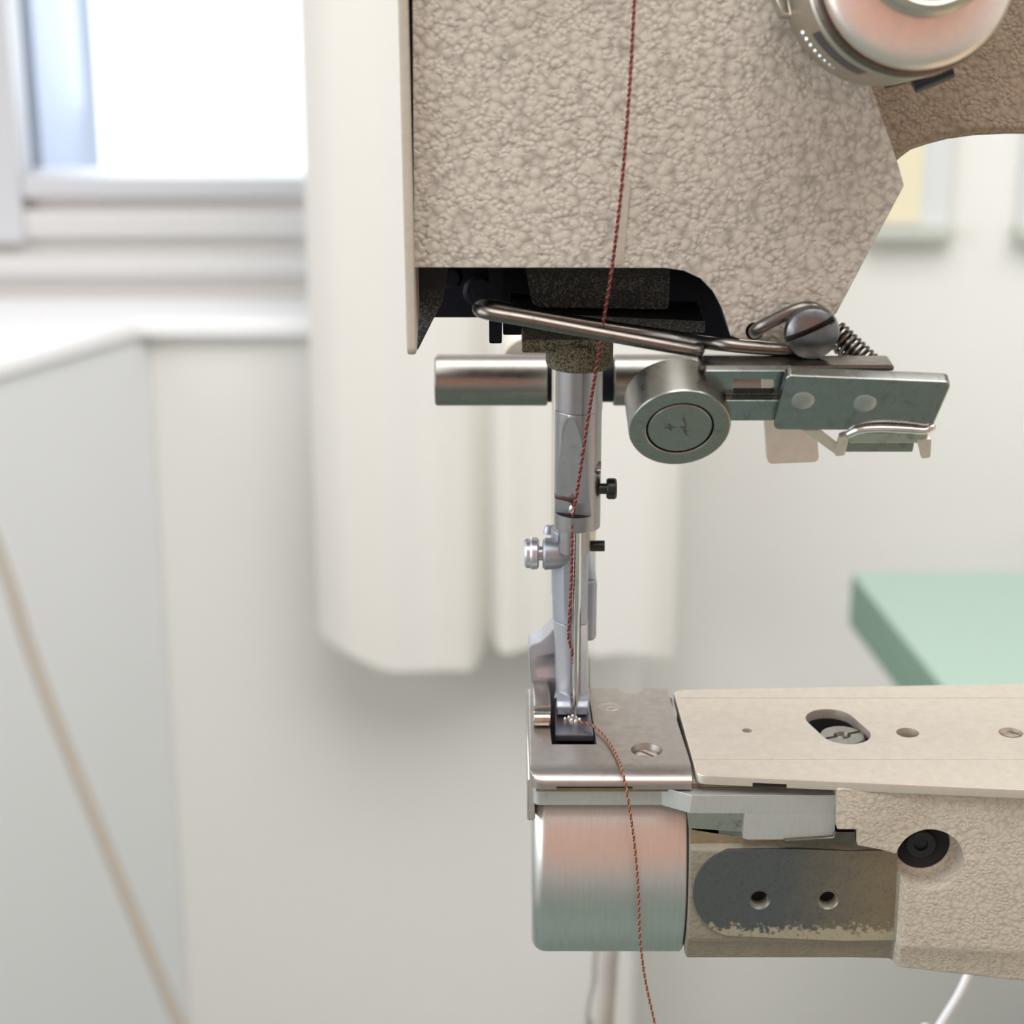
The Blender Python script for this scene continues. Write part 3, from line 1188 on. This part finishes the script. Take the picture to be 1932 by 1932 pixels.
# upper rod
bm = newbm(); cyl(bm, (XN, YN, zn(771)), (XN, YN, zn(645)), RN, .12, 64)
obj('rod', bm, M['bar'], NB, ang=25)
# lower sleeve with two milled flats and thread notch
zl0, zl1 = zn(771), zn(992)
g = newbm()
cyl(g, (XN - .1, YN, zl1), (XN - .1, YN, zl0), RN, .15, 96)
fl = newbm()
# sloping flat at the front left, arch-shaped on the round
ctop = Vector((XN, YN, zn(781)))
nfl = Vector((-0.34, -1, 0)).normalized()
nf2 = (nfl + Vector((0, 0, -.095))).normalized()
o0 = ctop + nfl * RN
u_ = nf2.cross(Vector((0, 0, 1))).normalized()
v_ = u_.cross(nf2).normalized()
if v_.z > 0:
    v_ = -v_
Lf = zl0 - zn(962)
pts = [o0 - u_ * 12 - v_ * 1, o0 + u_ * 12 - v_ * 1, o0 + u_ * 12 + v_ * (Lf - 1.0), o0 - u_ * 12 + v_ * (Lf - 1.0)]
ext(fl, pts, nf2 * 9)
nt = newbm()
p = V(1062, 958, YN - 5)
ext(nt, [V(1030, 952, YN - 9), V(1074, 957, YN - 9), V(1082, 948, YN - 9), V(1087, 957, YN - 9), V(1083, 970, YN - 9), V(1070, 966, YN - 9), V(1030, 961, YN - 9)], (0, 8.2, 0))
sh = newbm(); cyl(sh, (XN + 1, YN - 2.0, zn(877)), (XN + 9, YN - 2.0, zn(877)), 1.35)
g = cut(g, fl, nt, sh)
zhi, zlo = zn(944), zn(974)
for f in g.faces:
    c_ = f.calc_center_median()
    if f.normal.dot(nf2) > .995:
        f.material_index = 1
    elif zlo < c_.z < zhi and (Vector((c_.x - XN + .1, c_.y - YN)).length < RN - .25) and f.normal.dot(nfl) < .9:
        f.material_index = 2  # inside of the notch painted dark as if shaded
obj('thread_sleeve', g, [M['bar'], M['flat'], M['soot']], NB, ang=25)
bm = newbm()
lathe(bm, V(1079, 961, YN - 4.3) , (.25, -.2, 1), [(-.8, .45), (-.4, .72), (.6, .72), (1.0, .45), (1.1, 0)], 16)
obj('thread_eyelet', bm, M['chrome'], NB)
# clamp screw at right
SX = XN + RN - .3
zs = zn(919)
bm = newbm()
lathe(bm, (SX - 1, YN - 1, zs), (1, 0, 0), [(0, 1.1), (2.3, 1.1), (2.3, 1.9), (2.7, 2.15), (4.0, 2.15), (4.35, 1.8), (4.35, 0)], 32)
k = newbm(); box(k, SX + 2.9, SX + 5, YN - 1.3, YN - .8, zs - 4, zs + 4)
obj('clamp_screw', cut(bm, k), M['blackened'] if 'blackened' in M else M['black'], NB)
# needle clamp stub
bm = newbm(); cyl(bm, (XN - .7, YN, zn(1040)), (XN - .7, YN, zn(988)), 3.35, .2, 48)
obj('needle_clamp', bm, M['bar'], NB, ang=25)
# needle
bm = newbm()
xn = V(1088, 1100, YN - 3).x
lathe(bm, (xn, YN - 3.1, zn(985)), (0, 0, -1), [(0, .95), (zn(985) - zn(1130), .95), (zn(985) - zn(1145), .7), (zn(985) - zn(1310), .62), (zn(985) - zn(1345), .12), (zn(985) - zn(1347), 0)], 20)
obj('needle', bm, M['chrome'], NB, ang=25)

# ---- inner (walking) foot: column with a groove, toes, thumb screw
WF = empty('walking_foot', (XN, YN + 3, -180))
WF.parent = MA
WF.location = ORG[WF.name] - ORG[MA.name]
YW = 401.0


def wx(px, row, Y=None):
    return V(px, row, Y or YW - 3).x


def colsec(row, xl, xr, depth, groove, z=None, yoff=0.0):
    """cross section of the foot column at an image row, groove in front"""
    zz = V(1080, row, YW - 3).z if z is None else z
    a, b = wx(xl, row), wx(xr, row)
    m = wx(1086, row)
    yf = YW - depth / 2 + yoff
    yb = YW + depth / 2 + yoff
    c = .32 * (b - a)
    gw = 1.1
    raw = [(a, yf + depth * .5), (a + .12 * (b - a), yf + .22 * depth), (a + c, yf + .03 * depth), (m - gw, yf + .0), (m - gw * .7, yf + groove * .8), (m, yf + groove), (m + gw * .7, yf + groove * .8), (m + gw, yf + .02),
           (b - .05 * (b - a), yf + .1 * depth), (b, yf + .4 * depth), (b, yb - .3), (b - c, yb), (a + c, yb), (a, yb - .8)]
    return [Vector((x, y, zz)) for x, y in raw]


g = newbm()
loft(g, [colsec(1008, 1040, 1112, 7.6, 1.7), colsec(1060, 1041, 1111, 7.6, 1.7), colsec(1120, 1042, 1110, 7.6, 1.7), colsec(1178, 1044, 1109, 7.6, 1.7)])
obj('shank', bevel(g, .25, 2, lambda a, b: abs(a.z - b.z) < .01, 50), M['satin'], WF, ang=32)
g = newbm()
loft(g, [colsec(1178, 1044, 1110, 7.4, 1.7), colsec(1215, 1047, 1110, 6.6, 1.7, None, .2), colsec(1280, 1049, 1111, 5.8, 1.5, None, .4), colsec(1322, 1050, 1111, 5.4, 1.4, None, .4)])
obj('lower_shank', bevel(g, .25, 2, lambda a, b: abs(a.z - b.z) < .01, 50), M['foot'], WF, ang=32)
# two toes with the needle gap between them
zt0 = ZP + .2
for (x0, x1, xi) in ((1050, 1077, 1), (1086, 1113, 0)):
    g = newbm()
    top = [H(x0 + 2, 1296, zt0 + 4.6), H(x1, 1296, zt0 + 4.6), H(x1 + (1 if xi else -1), 1322, zt0 + 3.2), H(x0, 1322, zt0 + 3.2)]
    mid = [H(x0 + 1, 1312, zt0 + 2), H(x1, 1312, zt0 + 2), H(x1 + (2 if xi else -3), 1336, zt0 + 2.0), H(x0 - 1, 1336, zt0 + 2.0)]
    bot = [H(x0 + 1, 1320, zt0), H(x1, 1320, zt0), H(x1 + (2 if xi else -3), 1350, zt0), H(x0 - 1, 1350, zt0)]
    loft(g, [top, mid, bot])
    obj('toe', bevel(g, .45, 3, ang=25), M['satin'], WF, ang=40)
# boss and thumb screw on the left, black screw on the right
zb_ = zn(1040, YW)
xb = wx(1024, 1040)
g = newbm()
lathe(g, (wx(1062, 1040), YW - 1.5, zb_), (-1, 0, 0), [(-1.5, 2.4), (1.2, 3.1), (wx(1062, 1040) - xb - .5, 3.35), (wx(1062, 1040) - xb, 2.9), (wx(1062, 1040) - xb, 0)], 40)
obj('boss', g, M['satin'], WF, ang=30)
g = newbm()
lathe(g, (xb + .2, YW - 1.5, zb_ + .1), (-1, 0, 0), [(0, 1.5), (1.0, 1.5), (1.0, 2.9), (1.35, 3.3), (2.4, 3.35), (2.8, 3.1), (3.5, 3.1), (3.9, 2.7), (3.9, 0)], 40)
k = newbm(); box(k, xb - 5, xb - 3.1, YW - 2.1, YW - .9, zb_ - 6, zb_ + 6)
obj('thumb_screw', cut(g, k), M['foot'], WF, ang=30)
g = newbm()
cyl(g, (wx(1108, 1030), YW, zn(1030, YW)), (wx(1142, 1030), YW, zn(1030, YW)), 1.15, .1, 24)
obj('grub_screw', g, M['black'], WF)
g = newbm()
lathe(g, (wx(1036, 1004), YW + 2, zn(1012, YW)), (0, 0, 1), [(0, 1.1), (1.0, 1.0), (1.6, .6), (1.7, 0)], 20)
obj('pivot_stud', g, M['satin'], WF)

# ---- outer presser foot: curved heel on the left, sole beside the slot
PFT = empty('presser_foot', (6, 408, ZP))
PFT.parent = MA
PFT.location = ORG[PFT.name] - ORG[MA.name]
YO = 408.0
heel = [(1050, 1182), (1042, 1188), (1032, 1200), (1018, 1212), (1002, 1217), (997, 1224), (998, 1258), (1001, 1300), (1004, 1334), (1012, 1334), (1042, 1334), (1050, 1300)]
g = newbm()
ext(g, [V(x, y, YO) for x, y in heel], (0, 7, 0))
# hollow scooped from the front
h = newbm(); lathe(h, V(1046, 1272, YO - 4.5), (1, 0, 0.05), [(-8, 3.2), (-3.5, 5.2), (6, 5.8), (6.1, 0)], 40)
g = cut(g, h)
obj('heel', bevel(g, .5, 2, lambda a, b: abs(a.y - YO) < .01 and abs(b.y - YO) < .01, 40), M['foot'], PFT, ang=40)
g = newbm()
zso = ZP + .15
sole = [H(1003, 1302, zso), H(1034, 1302, zso), H(1040, 1358, zso), H(1006, 1358, zso)]
ext(g, sole, (0, 0, 3.2))
bevel(g, .5, 2)
obj('sole', g, M['nplate'], PFT)
g = newbm()
a = H(1006, 1356, zso + 1.5)
b = H(1039, 1356, zso + 1.5)
cyl(g, a, b, 1.6, .35, 24)
obj('toe_roll', g, M['chrome_worn'], PFT)
g = newbm()
ext(g, [V(1104, 1230, YO), V(1113, 1240, YO), V(1115, 1318, YO), V(1106, 1318, YO)], (0, 5, 0))
obj('right_heel', bevel(g, .4, 2), M['chrome_worn'], PFT)

# ---- needle plate
NP = empty('needle_plate', tuple(H(1150, 1400, ZP)))
NP.parent = MA
NP.location = ORG[NP.name] - ORG[MA.name]
c4 = [H(992, 1297, ZP), H(1258, 1297, ZP), H(1306, 1458, ZP), H(1001, 1458, ZP)]
pl2 = rnd([(c4[0].x, c4[0].y, 1.2), (c4[1].x, c4[1].y, .4), (c4[2].x, c4[2].y, .3), (c4[3].x, c4[3].y, 3.0)], 6)
yfr = c4[2].y - .6
g = newbm()
lay = []
xl_ = min(p[0] for p in pl2)
for zz, ins in [(ZP - 3.4, 0.0)] + [(ZP - 2.3 + 2.3 * math.sin(k * math.pi / 16), 5.0 * (1 - math.cos(k * math.pi / 16))) for k in range(0, 9)]:
    li = .9 * (ins / 5.0) ** 1.5
    lay.append([Vector((max(x, xl_ + li) if x < 8 else x, max(y - .6, yfr + ins), zz)) for x, y in pl2])
loft(g, lay)
bmesh.ops.remove_doubles(g, verts=g.verts[:], dist=1e-4)
h = newbm(); ext(h, [H(x, y, ZP + 1) for x, y in [(1030, 1280), (1041, 1396), (1126, 1396), (1108, 1280)]], (0, 0, -8))
h2 = newbm(); ctr = H(1220, 1415, ZP); lathe(h2, ctr + Vector((0, 0, 1)), (0, 0, -1), [(0, 3.3), (1.2, 3.2), (3.2, 2.5), (3.2, 0)], 40)
h3 = newbm(); ctr3 = H(1190, 1299, ZP); lathe(h3, ctr3 + Vector((0, 0, 1)), (0, 0, -1), [(0, 2.9), (3.2, 2.6), (3.2, 0)], 40)
# shallow pocket under the front edge
h4 = newbm(); box(h4, V(1050, 1475, yfr).x, V(1194, 1475, yfr).x, yfr - 2, yfr + 3, ZP - 5, ZP - 2.75)
g = cut(g, h, h2, h3, h4)
obj('plate', g, M['nplate'], NP, ang=30)
# screw in the plate
g = newbm()
lathe(g, ctr + Vector((0, 0, -2.6)), (0, 0, 1), [(0, 2.6), (.9, 2.75), (1.5, 2.5), (1.75, 1.5), (1.8, 0)], 40)
k = newbm()
a, b = H(1192, 1410, ZP - 1), H(1250, 1434, ZP - 1)
dd = (b - a).normalized() * 5
nn = Vector((-dd.y, dd.x, 0)).normalized() * .42
cc = ctr + Vector((0, 0, -1.4))
ext(k, [cc - dd + nn, cc + dd + nn, cc + dd - nn, cc - dd - nn], (0, 0, 2))
obj('screw', cut(g, k), M['chrome_worn'], NP, ang=30)
# faint stamped ring mark
for rr_, dx, dy in ((1.9, 0, 0), (1.0, .6, -.9)):
    g = newbm()
    cc = H(1149, 1334, ZP) + Vector((dx, dy, .0))
    tube(g, [cc + Vector((rr_ * 1.1 * math.cos(a_ * math.pi / 14), rr_ * .9 * math.sin(a_ * math.pi / 14), 0)) for a_ in range(0, 27)], .14, 6)
    for v in g.verts:
        v.co.z = ZP + (.03 if v.co.z > ZP else -.05)
    obj('stamp_mark', g, M['plate'], NP)
# block under the plates
g = newbm()
xl, xr2 = H(996, 1440, ZP - 3.4).x, V(1600, 1480, 372).x
box(g, xl + .8, V(1296, 1480, 372).x, 376.0, 414, ZP - 8, ZP - 3.4)
obj('bed_core', g, M['soot'], MA, smooth=False)
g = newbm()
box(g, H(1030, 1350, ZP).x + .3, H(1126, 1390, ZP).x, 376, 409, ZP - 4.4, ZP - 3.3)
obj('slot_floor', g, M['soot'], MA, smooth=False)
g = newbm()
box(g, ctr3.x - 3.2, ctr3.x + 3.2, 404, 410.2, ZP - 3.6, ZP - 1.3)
obj('hole_bottom', g, M['soot'], NP, smooth=False)  # black block added to make the back hole look dark
# left end cheek of the bed
g = newbm()
xe = H(992, 1330, ZP).x
ext(g, [(xe + .1, 409, ZP - 3.4), (xe + .1, 374, ZP - 3.4), (xe + .1, 373, ZP - 12), (xe + .1, 405, ZP - 12)], (1.6, 0, 0))
obj('end_cheek', bevel(g, .4, 2), M['chrome_worn'], MA)

# ---- feed piece in the slot
FD = empty('feed_dog', tuple(H(1080, 1360, ZP)))
FD.parent = MA
FD.location = ORG[FD.name] - ORG[MA.name]
g = newbm()
ext(g, [H(x, y, ZP - .25) for x, y in [(1046, 1325), (1112, 1325), (1121, 1386), (1047, 1386)]], (0, 0, -1.6))
obj('feed_plate', bevel(g, .35, 2), M['feed'], FD, ang=40)
for x, y, r in ((1066, 1360, .42), (1073, 1357, .5), (1080, 1354, .55), (1086, 1357, .55), (1093, 1361, .5), (1078, 1362, .5), (1086, 1364, .45)):
    g = newbm()
    lathe(g, H(x, y, ZP - .35), (0, 0, 1), [(0, r), (.4, r * .9), (.8, r * .5), (.95, 0)], 12)
    obj('tooth', g, M['chrome'], FD)

# ---- long bed plate
SLP = empty('bed_plate', tuple(H(1500, 1400, ZP)))
SLP.parent = MA
SLP.location = ORG[SLP.name] - ORG[MA.name]
XE = 225.0
A0, A1 = H(1269, 1301, ZP), H(1314, 1462, ZP)
B0, B1 = H(1932, 1289, ZP), H(1932, 1490, ZP)


def extrap(p, q, x):
    t = (x - p.x) / (q.x - p.x)
    return p + (q - p) * t


E0, E1 = extrap(A0, B0, XE), extrap(A1, B1, XE)
g = newbm()
pl3 = rnd([(A0.x, A0.y, 2.4), (E0.x, E0.y, 0), (E1.x, E1.y, 0), (A1.x, A1.y, 2.6)], 6)
ext(g, [(x, y, ZP - 2.1) for x, y in pl3], (0, 0, 2.1))
bevel(g, .3, 2, lambda a, b: abs(a.z - b.z) < .01)
cs = []
h = newbm(); cyl(h, H(1410, 1370, ZP + 1), H(1410, 1370, ZP + 1) + Vector((0, 0, -2.6)), 1.05, 0, 24); cs.append(h)
# obround opening
c1, c2 = H(1566, 1357, ZP), H(1596, 1384, ZP)
h = newbm()
dd = (c2 - c1)
ang0 = math.atan2(dd.y, dd.x)
R0 = 5.1
ring = [c2 + Vector((math.cos(ang0 + a), math.sin(ang0 + a), 0)) * R0 for a in [(-90 + 180 * k / 20) * math.pi / 180 for k in range(21)]]
ring += [c1 + Vector((math.cos(ang0 + a), math.sin(ang0 + a), 0)) * R0 for a in [(90 + 180 * k / 20) * math.pi / 180 for k in range(21)]]
ext(h, [p + Vector((0, 0, 1)) for p in ring], (0, 0, -5)); cs.append(h)
h = newbm(); p = H(1713, 1374, ZP + 1); cyl(h, p, p + Vector((0, 0, -5)), 2.35, 0, 32); cs.append(h)
h = newbm(); p = H(1908, 1374, ZP + 1); cyl(h, p, p + Vector((0, 0, -5)), 2.5, 0, 32); cs.append(h)
h = newbm(); p0, p1 = V(1420, 1476, A1.y - 1), V(1484, 1476, A1.y - 1)
box(h, p0.x, p1.x, A1.y - 4, A1.y + 2.5, ZP - 3, ZP - 1.15); cs.append(h)
for row in (1317, 1433):
    y = H(1600, row, ZP).y
    h = newbm(); box(h, A0.x + 1.2, XE - 1, y - .1, y + .1, ZP - .12, ZP + 1); cs.append(h)
g = cut(g, *cs)
obj('plate', g, M['plate'], SLP, ang=30)


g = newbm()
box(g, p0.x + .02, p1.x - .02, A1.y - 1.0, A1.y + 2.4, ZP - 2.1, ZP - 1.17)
obj('latch_slot', g, M['soot'], SLP, smooth=False)  # black filler painting the shade inside the slot


def slotted(name, c, r, h, sdir, parent, mat, hub=False):
    s_ = newbm()
    prof = [(0, r * .96), (h * .7, r), (h, r * .9)]
    if hub:
        prof += [(h, r * .36), (h - .9, r * .3), (h - .9, 0)]
    else:
        prof += [(h * 1.05, 0)]
    lathe(s_, c, (0, 0, 1), prof, 40)
    k_ = newbm()
    d_ = Vector(sdir).normalized() * (r * 1.3)
    n_ = Vector((-d_.y, d_.x, 0)).normalized() * (r * .09)
    q = c + Vector((0, 0, h - .55))
    ext(k_, [q - d_ + n_, q + d_ + n_, q + d_ - n_, q - d_ - n_], (0, 0, 3))
    return obj(name, cut(s_, k_), mat, parent, ang=30)


pc = H(1591, 1381, ZP)
slotted('screw', Vector((pc.x, pc.y + 1.0, ZP - 4.1)), 4.9, 2.9, (1, .45, 0), SLP, M['roller'], True)
p = H(1908, 1374, ZP)
slotted('screw', Vector((p.x, p.y, ZP - 3.4)), 2.3, 2.4, (1, -.6, 0), SLP, M['chrome_worn'])

# ---- bed arm casting
def bed_arm():
    x0 = V(1299, 1650, 371).x
    xs = V(1699, 1700, 368).x
    g = newbm()

    def sec(x, fu, fl, fb, zb):
        return [Vector((x, y, z)) for y, z in [(fu + .4, ZP - 2.15), (fu, ZP - 3), (fu, -198.2), (fl, -199.6), (fl, -219.6), (fl + 1.2, -221.2), (fl + fb * .4, zb + 1.0), (fl + fb, zb), (398, zb), (408, zb + 6), (410, -205), (409, ZP - 2.15)]]
    loft(g, [sec(x0, 371.6, 369.3, 5, -226.5), sec(xs - 8, 371.4, 369.0, 5, -226.3), sec(xs - .5, 371.2, 368.8, 5, -226.4),
             sec(xs + .5, 366.6, 366.4, 6, -227.2), sec(V(1932, 1650, 366).x, 364.6, 364.4, 6, -229.0), sec(228, 358.5, 358, 8, -236)])
    bevel(g, .5, 2, ang=40)
    blk = newbm()
    ext(blk, [V(x, y, 366.3) for x, y in [(1579, 1488), (1770, 1488), (1770, 1606), (1690, 1612), (1660, 1604), (1617, 1596), (1617, 1566), (1579, 1566)]], (0, 7, 0))
    bevel(blk, .4, 2)
    hc = V(1753, 1622, 366.2)
    h = newbm(); cyl(h, hc + Vector((0, -4, 0)), hc + Vector((0, 5.0, 0)), 6.75, 0, 64)
    hs = []
    for px in (1433, 1562):
        q = V(px, 1697, 369)
        hh = newbm(); cyl(hh, q + Vector((0, -3, 0)), q + Vector((0, 9, 0)), 1.75, 0, 32)
        hs.append(hh)
    hb = newbm(); cyl(hb, hc + Vector((0, -4, 0)), hc + Vector((0, 5.0, 0)), 6.75, 0, 64)
    more = []
    m1 = newbm(); ext(m1, [p + Vector((0, 0, 1)) for p in ring], (0, 0, -8)); more.append(m1)
    for hx, hr in ((1410, 1.05), (1713, 2.35), (1908, 2.5)):
        q = H(hx, 1372, ZP)
        m1 = newbm(); cyl(m1, q + Vector((0, 0, 1)), q + Vector((0, 0, -7)), hr, 0, 32); more.append(m1)
    g2 = cut(g, h, *hs, *more)
    for f in g2.faces:
        c_ = f.calc_center_median()
        if c_.x < xs - .3 and c_.z < -187:
            f.material_index = 1
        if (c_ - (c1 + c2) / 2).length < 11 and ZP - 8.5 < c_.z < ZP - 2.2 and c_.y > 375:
            f.material_index = 2  # recess walls blackened to paint in their shade
    o = obj('bed_arm', g2, [M['paint_bed'], M['dirty_cast'], M['soot']], MA, ang=40)
    obj('bed_shoulder', cut(blk, hb), M['paint_bed'], o, ang=40)
    # black disc painting the dark inside the counterbore, with a socket screw
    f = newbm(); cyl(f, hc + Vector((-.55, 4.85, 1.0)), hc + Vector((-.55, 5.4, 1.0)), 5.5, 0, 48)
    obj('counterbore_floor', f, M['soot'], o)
    c = hc + Vector((-.9, 4.9, 1.2))
    f = newbm()
    lathe(f, c, (0, -1, 0), [(0, 3.0), (.7, 3.0), (.9, 2.7), (.9, 1.4), (.2, 1.2), (.2, 0)], 40)
    obj('socket_screw', f, M['black'], o, ang=25)
    # machined pad with two holes
    pd = newbm()
    poly = [(1390 + 82 * math.cos(math.radians(a_)), 1686 + 82 * math.sin(math.radians(a_))) for a_ in range(112, 249, 8)]
    poly += [(1372, 1604), (1500, 1602), (1600, 1606), (1694, 1604), (1688, 1774), (1600, 1776), (1480, 1771), (1372, 1766)]
    ext(pd, [V(x, y, 368.75) for x, y in poly], (0, .8, 0))
    bevel(pd, .15, 2)
    hs = []
    for px in (1433, 1562):
        q = V(px, 1697, 369)
        hh = newbm(); lathe(hh, q + Vector((0, -1.2, 0)), (0, 1, 0), [(0, 2.3), (1.0, 2.2), (1.35, 1.8), (9, 1.75), (9, 0)], 32)
        hs.append(hh)
    obj('mounting_pad', cut(pd, *hs), M['pad'], o, ang=30)
    for px in (1433, 1562):
        q = V(px, 1697, 369)
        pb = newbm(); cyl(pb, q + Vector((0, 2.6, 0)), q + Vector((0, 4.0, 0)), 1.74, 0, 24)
        obj('hole_bottom', pb, M['soot'], o)  # black plug added so the holes look deep in shade
    # oily ledge above the pad
    ld = newbm()
    ext(ld, [V(x, y, 370.6) for x, y in [(1302, 1560), (1616, 1582), (1616, 1596), (1500, 1596), (1302, 1606)]], (0, 1.5, 0))
    obj('oily_ledge', bevel(ld, .3, 2), M['grime'], o)
    # worn yellow strip along the top edge
    st = newbm()
    a, b = V(1579, 1497, 366.7), V(1960, 1502, 364.6)
    ext(st, [a, b, b + Vector((0, 0, 1.6)), a + Vector((0, 0, 1.4))], (0, 2, 0))
    obj('worn_edge', bevel(st, .3, 2), M['worn_edge'], o)


bed_arm()

# ---- bent bracket strip in front of the bed
BR = empty('edge_bracket', tuple(V(1300, 1530, 369)))
BR.parent = MA
BR.location = ORG[BR.name] - ORG[MA.name]
Ya, Yb_ = 372.0, 368.4
zt_, zl_ = -186.9, -191.0
x0 = V(1002, 1500, Ya).x
x1 = V(1248, 1500, Ya).x
x2 = V(1304, 1515, Yb_).x
x3 = V(1576, 1515, Yb_).x
g = newbm()
out = rnd([(x0, Ya + 5, 0), (x0 + .6, Ya, 1.6), (x1, Ya, .6), (x2, Yb_, .6), (x3, Yb_, 0), (x3, Yb_ + 3, 0), (x2 + .6, Yb_ + 3, .6), (x1 + .6, Ya + 3, .6), (x0 + 3, Ya + 3, 0), (x0 + 3, Ya + 5, 0)], 4)
ext(g, [(x, y, zl_) for x, y in out], (0, 0, zt_ - zl_))
bevel(g, .18, 2, lambda a, b: abs(a.z - b.z) < .01, 50)
obj('strip', g, M['brushed'], BR, ang=30)
g = newbm()
ext(g, [V(x, y, Yb_ + .02) for x, y in [(1405, 1534), (1576, 1534), (1576, 1584), (1412, 1585), (1402, 1583)]], (0, 2.8, 0))
obj('lug', bevel(g, .18, 2), M['brushed'], BR)
g = newbm()
ext(g, [V(x, y, Yb_ + 2.2) for x, y in [(1296, 1530), (1412, 1530), (1412, 1584), (1300, 1566)]], (0, 1.6, 0))
obj('backing', bevel(g, .18, 2), M['chrome_worn'], BR)
g = newbm()
ext(g, [V(x, y, 367.4) for x, y in [(1480, 1586), (1572, 1580), (1576, 1570), (1614, 1570), (1614, 1590), (1480, 1592)]], (0, 3.0, 0))
obj('foot_plate', bevel(g, .2, 2), M['dark_steel'], BR)
g = newbm()
box(g, x0 + 1.0, x3, 371.2, 380, zt_ - .6, zt_ + .15)
obj('shim', g, M['grime'], BR, smooth=False)

# ---- round cap of the cylinder bed
g = newbm()
cx0 = V(1004, 1657, 371).x
cx1 = V(1297, 1657, 371).x
R = 20.5
prof = [(0, 0), (0, R - 4.0)]
for k_ in range(1, 9):
    a_ = k_ / 8 * math.pi / 2
    prof.append((3.0 * (1 - math.cos(a_)), R - 3.0 + 3.0 * math.sin(a_) - 0.0))
prof += [(cx1 - cx0 - .3, R), (cx1 - cx0, R - .3), (cx1 - cx0, 0)]
prof[1] = (0, R - 3.0)
lathe(g, (cx0, 391, 0), (1, 0, 0), prof, 128)
for v in g.verts:
    v.co.z = v.co.z * (27.0 if v.co.z > 0 else 21.3) / R - 211.2
# flattened on top, under the plates
k = newbm(); box(k, cx0 - 5, cx1 + 5, 360, 420, zl_ - .6, -170)
obj('bed_cap', cut(g, k), M['cap'], MA, ang=25)
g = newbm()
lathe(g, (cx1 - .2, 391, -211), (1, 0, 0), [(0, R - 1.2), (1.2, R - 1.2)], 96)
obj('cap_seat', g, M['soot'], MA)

# ================================================================== THREADS
def ply_thread(name, path, label, mats, r=.185, off=.18, pitch=1.9, plies=2):
    pts = resample(smoothpath(path, 14), .14)
    g = newbm()
    for s_ in range(plies):
        q = []
        _, u, _v = frame_of(pts[1] - pts[0])
        for i, p in enumerate(pts):
            t = (pts[min(i + 1, len(pts) - 1)] - pts[max(i - 1, 0)]).normalized()
            u = (u - t * u.dot(t)).normalized()
            v = t.cross(u)
            an = 2 * math.pi * (i * .14 / pitch + s_ / plies)
            q.append(p + (u * math.cos(an) + v * math.sin(an)) * off)
        for f in tube(g, q, r, 8):
            f.material_index = s_
    return tag(obj(name, g, mats, ang=60), label, 'thread')


ply_thread('needle_thread', [V(1203, -120, 367), V(1197, 0, 367.2), V(1189, 150, 367.6), V(1175, 330, 368.6), V(1158, 480, 370.2), V(1141, 590, 376), V(1127, 680, 385), V(1108, 800, 390.5), V(1090, 920, 392), V(1083, 958, 393), V(1081, 972, 394.3), V(1080, 998, 393.6), V(1078, 1100, 393.9), V(1074, 1170, 394.6), V(1073, 1205, 395), V(1080, 1232, 394.8), V(1084, 1270, 395), V(1084, 1312, 395.3)],
           'red-brown twisted thread running down the head to the needle', [M['thread'], M['thread_light']])
ply_thread('thread_tail', [H(1092, 1362, ZP + .6), H(1104, 1364, ZP + .8), H(1124, 1373, ZP + .7), H(1146, 1396, ZP + .6), H(1164, 1428, ZP + .6), V(1174, 1455, 370), V(1182, 1490, 368.2), V(1190, 1540, 367.4), V(1199, 1610, 367.2), V(1205, 1690, 367.2), V(1207, 1760, 367.6), V(1213, 1820, 368), V(1222, 1872, 368.5), V(1240, 1950, 369), V(1262, 2040, 370)],
           'copper-brown thread tail trailing over the round steel bed cap', [M['thread2'], M['thread2_light']], .15, .15, 1.6)

# ================================================================== CABLES below the bed
def cable(name, pts, r, mat, label, group=None):
    g = newbm()
    tube(g, smoothpath(pts, 10), r, 14)
    return tag(obj(name, g, mat), label, 'cable', group)


cable('thin_cable', [(238, 438.2, -245), (150, 520, -295), (62, 615, -345), V(1140, 1690, 640), V(1123, 1800, 640), V(1120, 1850, 640), V(1111, 1890, 640), V(1108, 1935, 640), V(1112, 2050, 645), (24, 640, -700), (40, 680, ZF + 2), (200, 700, ZF + 2)], 1.0, M['pvc_grey'], 'thin grey cable hanging beside the ribbed hose below the round cap')
g = newbm()
hp = smoothpath([(238, 440.8, -268), (150, 540, -312), (66, 640, -360), V(1166, 1690, 660), V(1150, 1800, 660), V(1147, 1850, 660), V(1141, 1935, 660), V(1136, 2050, 665), (30, 670, -700), (60, 720, ZF + 6), (220, 740, ZF + 6)], 30)
hp = resample(hp, 2.0)
tube(g, hp, [3.6 if (i // 1) % 2 else 3.0 for i in range(len(hp))], 14)
tag(obj('ribbed_hose', g, M['hose']), 'pale ribbed hose hanging behind the round bed cap', 'hose')
cable('white_cable', [(238, 438.4, -255), (190, 458, -264), V(1860, 1700, 470), V(1842, 1780, 470), V(1832, 1825, 470), V(1812, 1872, 470), V(1780, 1925, 472), V(1740, 1990, 475), V(1700, 2080, 480), (60, 490, -600), (50, 520, -900), (120, 600, ZF + 3), (300, 640, ZF + 3)], 1.15, M['pvc'], 'white cable curving down under the right end of the bed')

# ================================================================== the table the machine stands on
mt = empty('machine_table', (500, 400, ZF))
g = newbm(); box(g, 212, 900, 120, 680, ZTAB - 28, ZTAB)
obj('table_top', bevel(g, 3, 2), M['wood'], mt)
for x, y in ((262, 170), (262, 560), (850, 170), (850, 630)):
    g = newbm(); box(g, x - 22, x + 22, y - 22, y + 22, ZF, ZTAB - 28)
    obj('leg', bevel(g, 2, 2), M['wood'], mt)
tag(mt, 'wooden table carrying the machine, beyond the right edge', 'table')
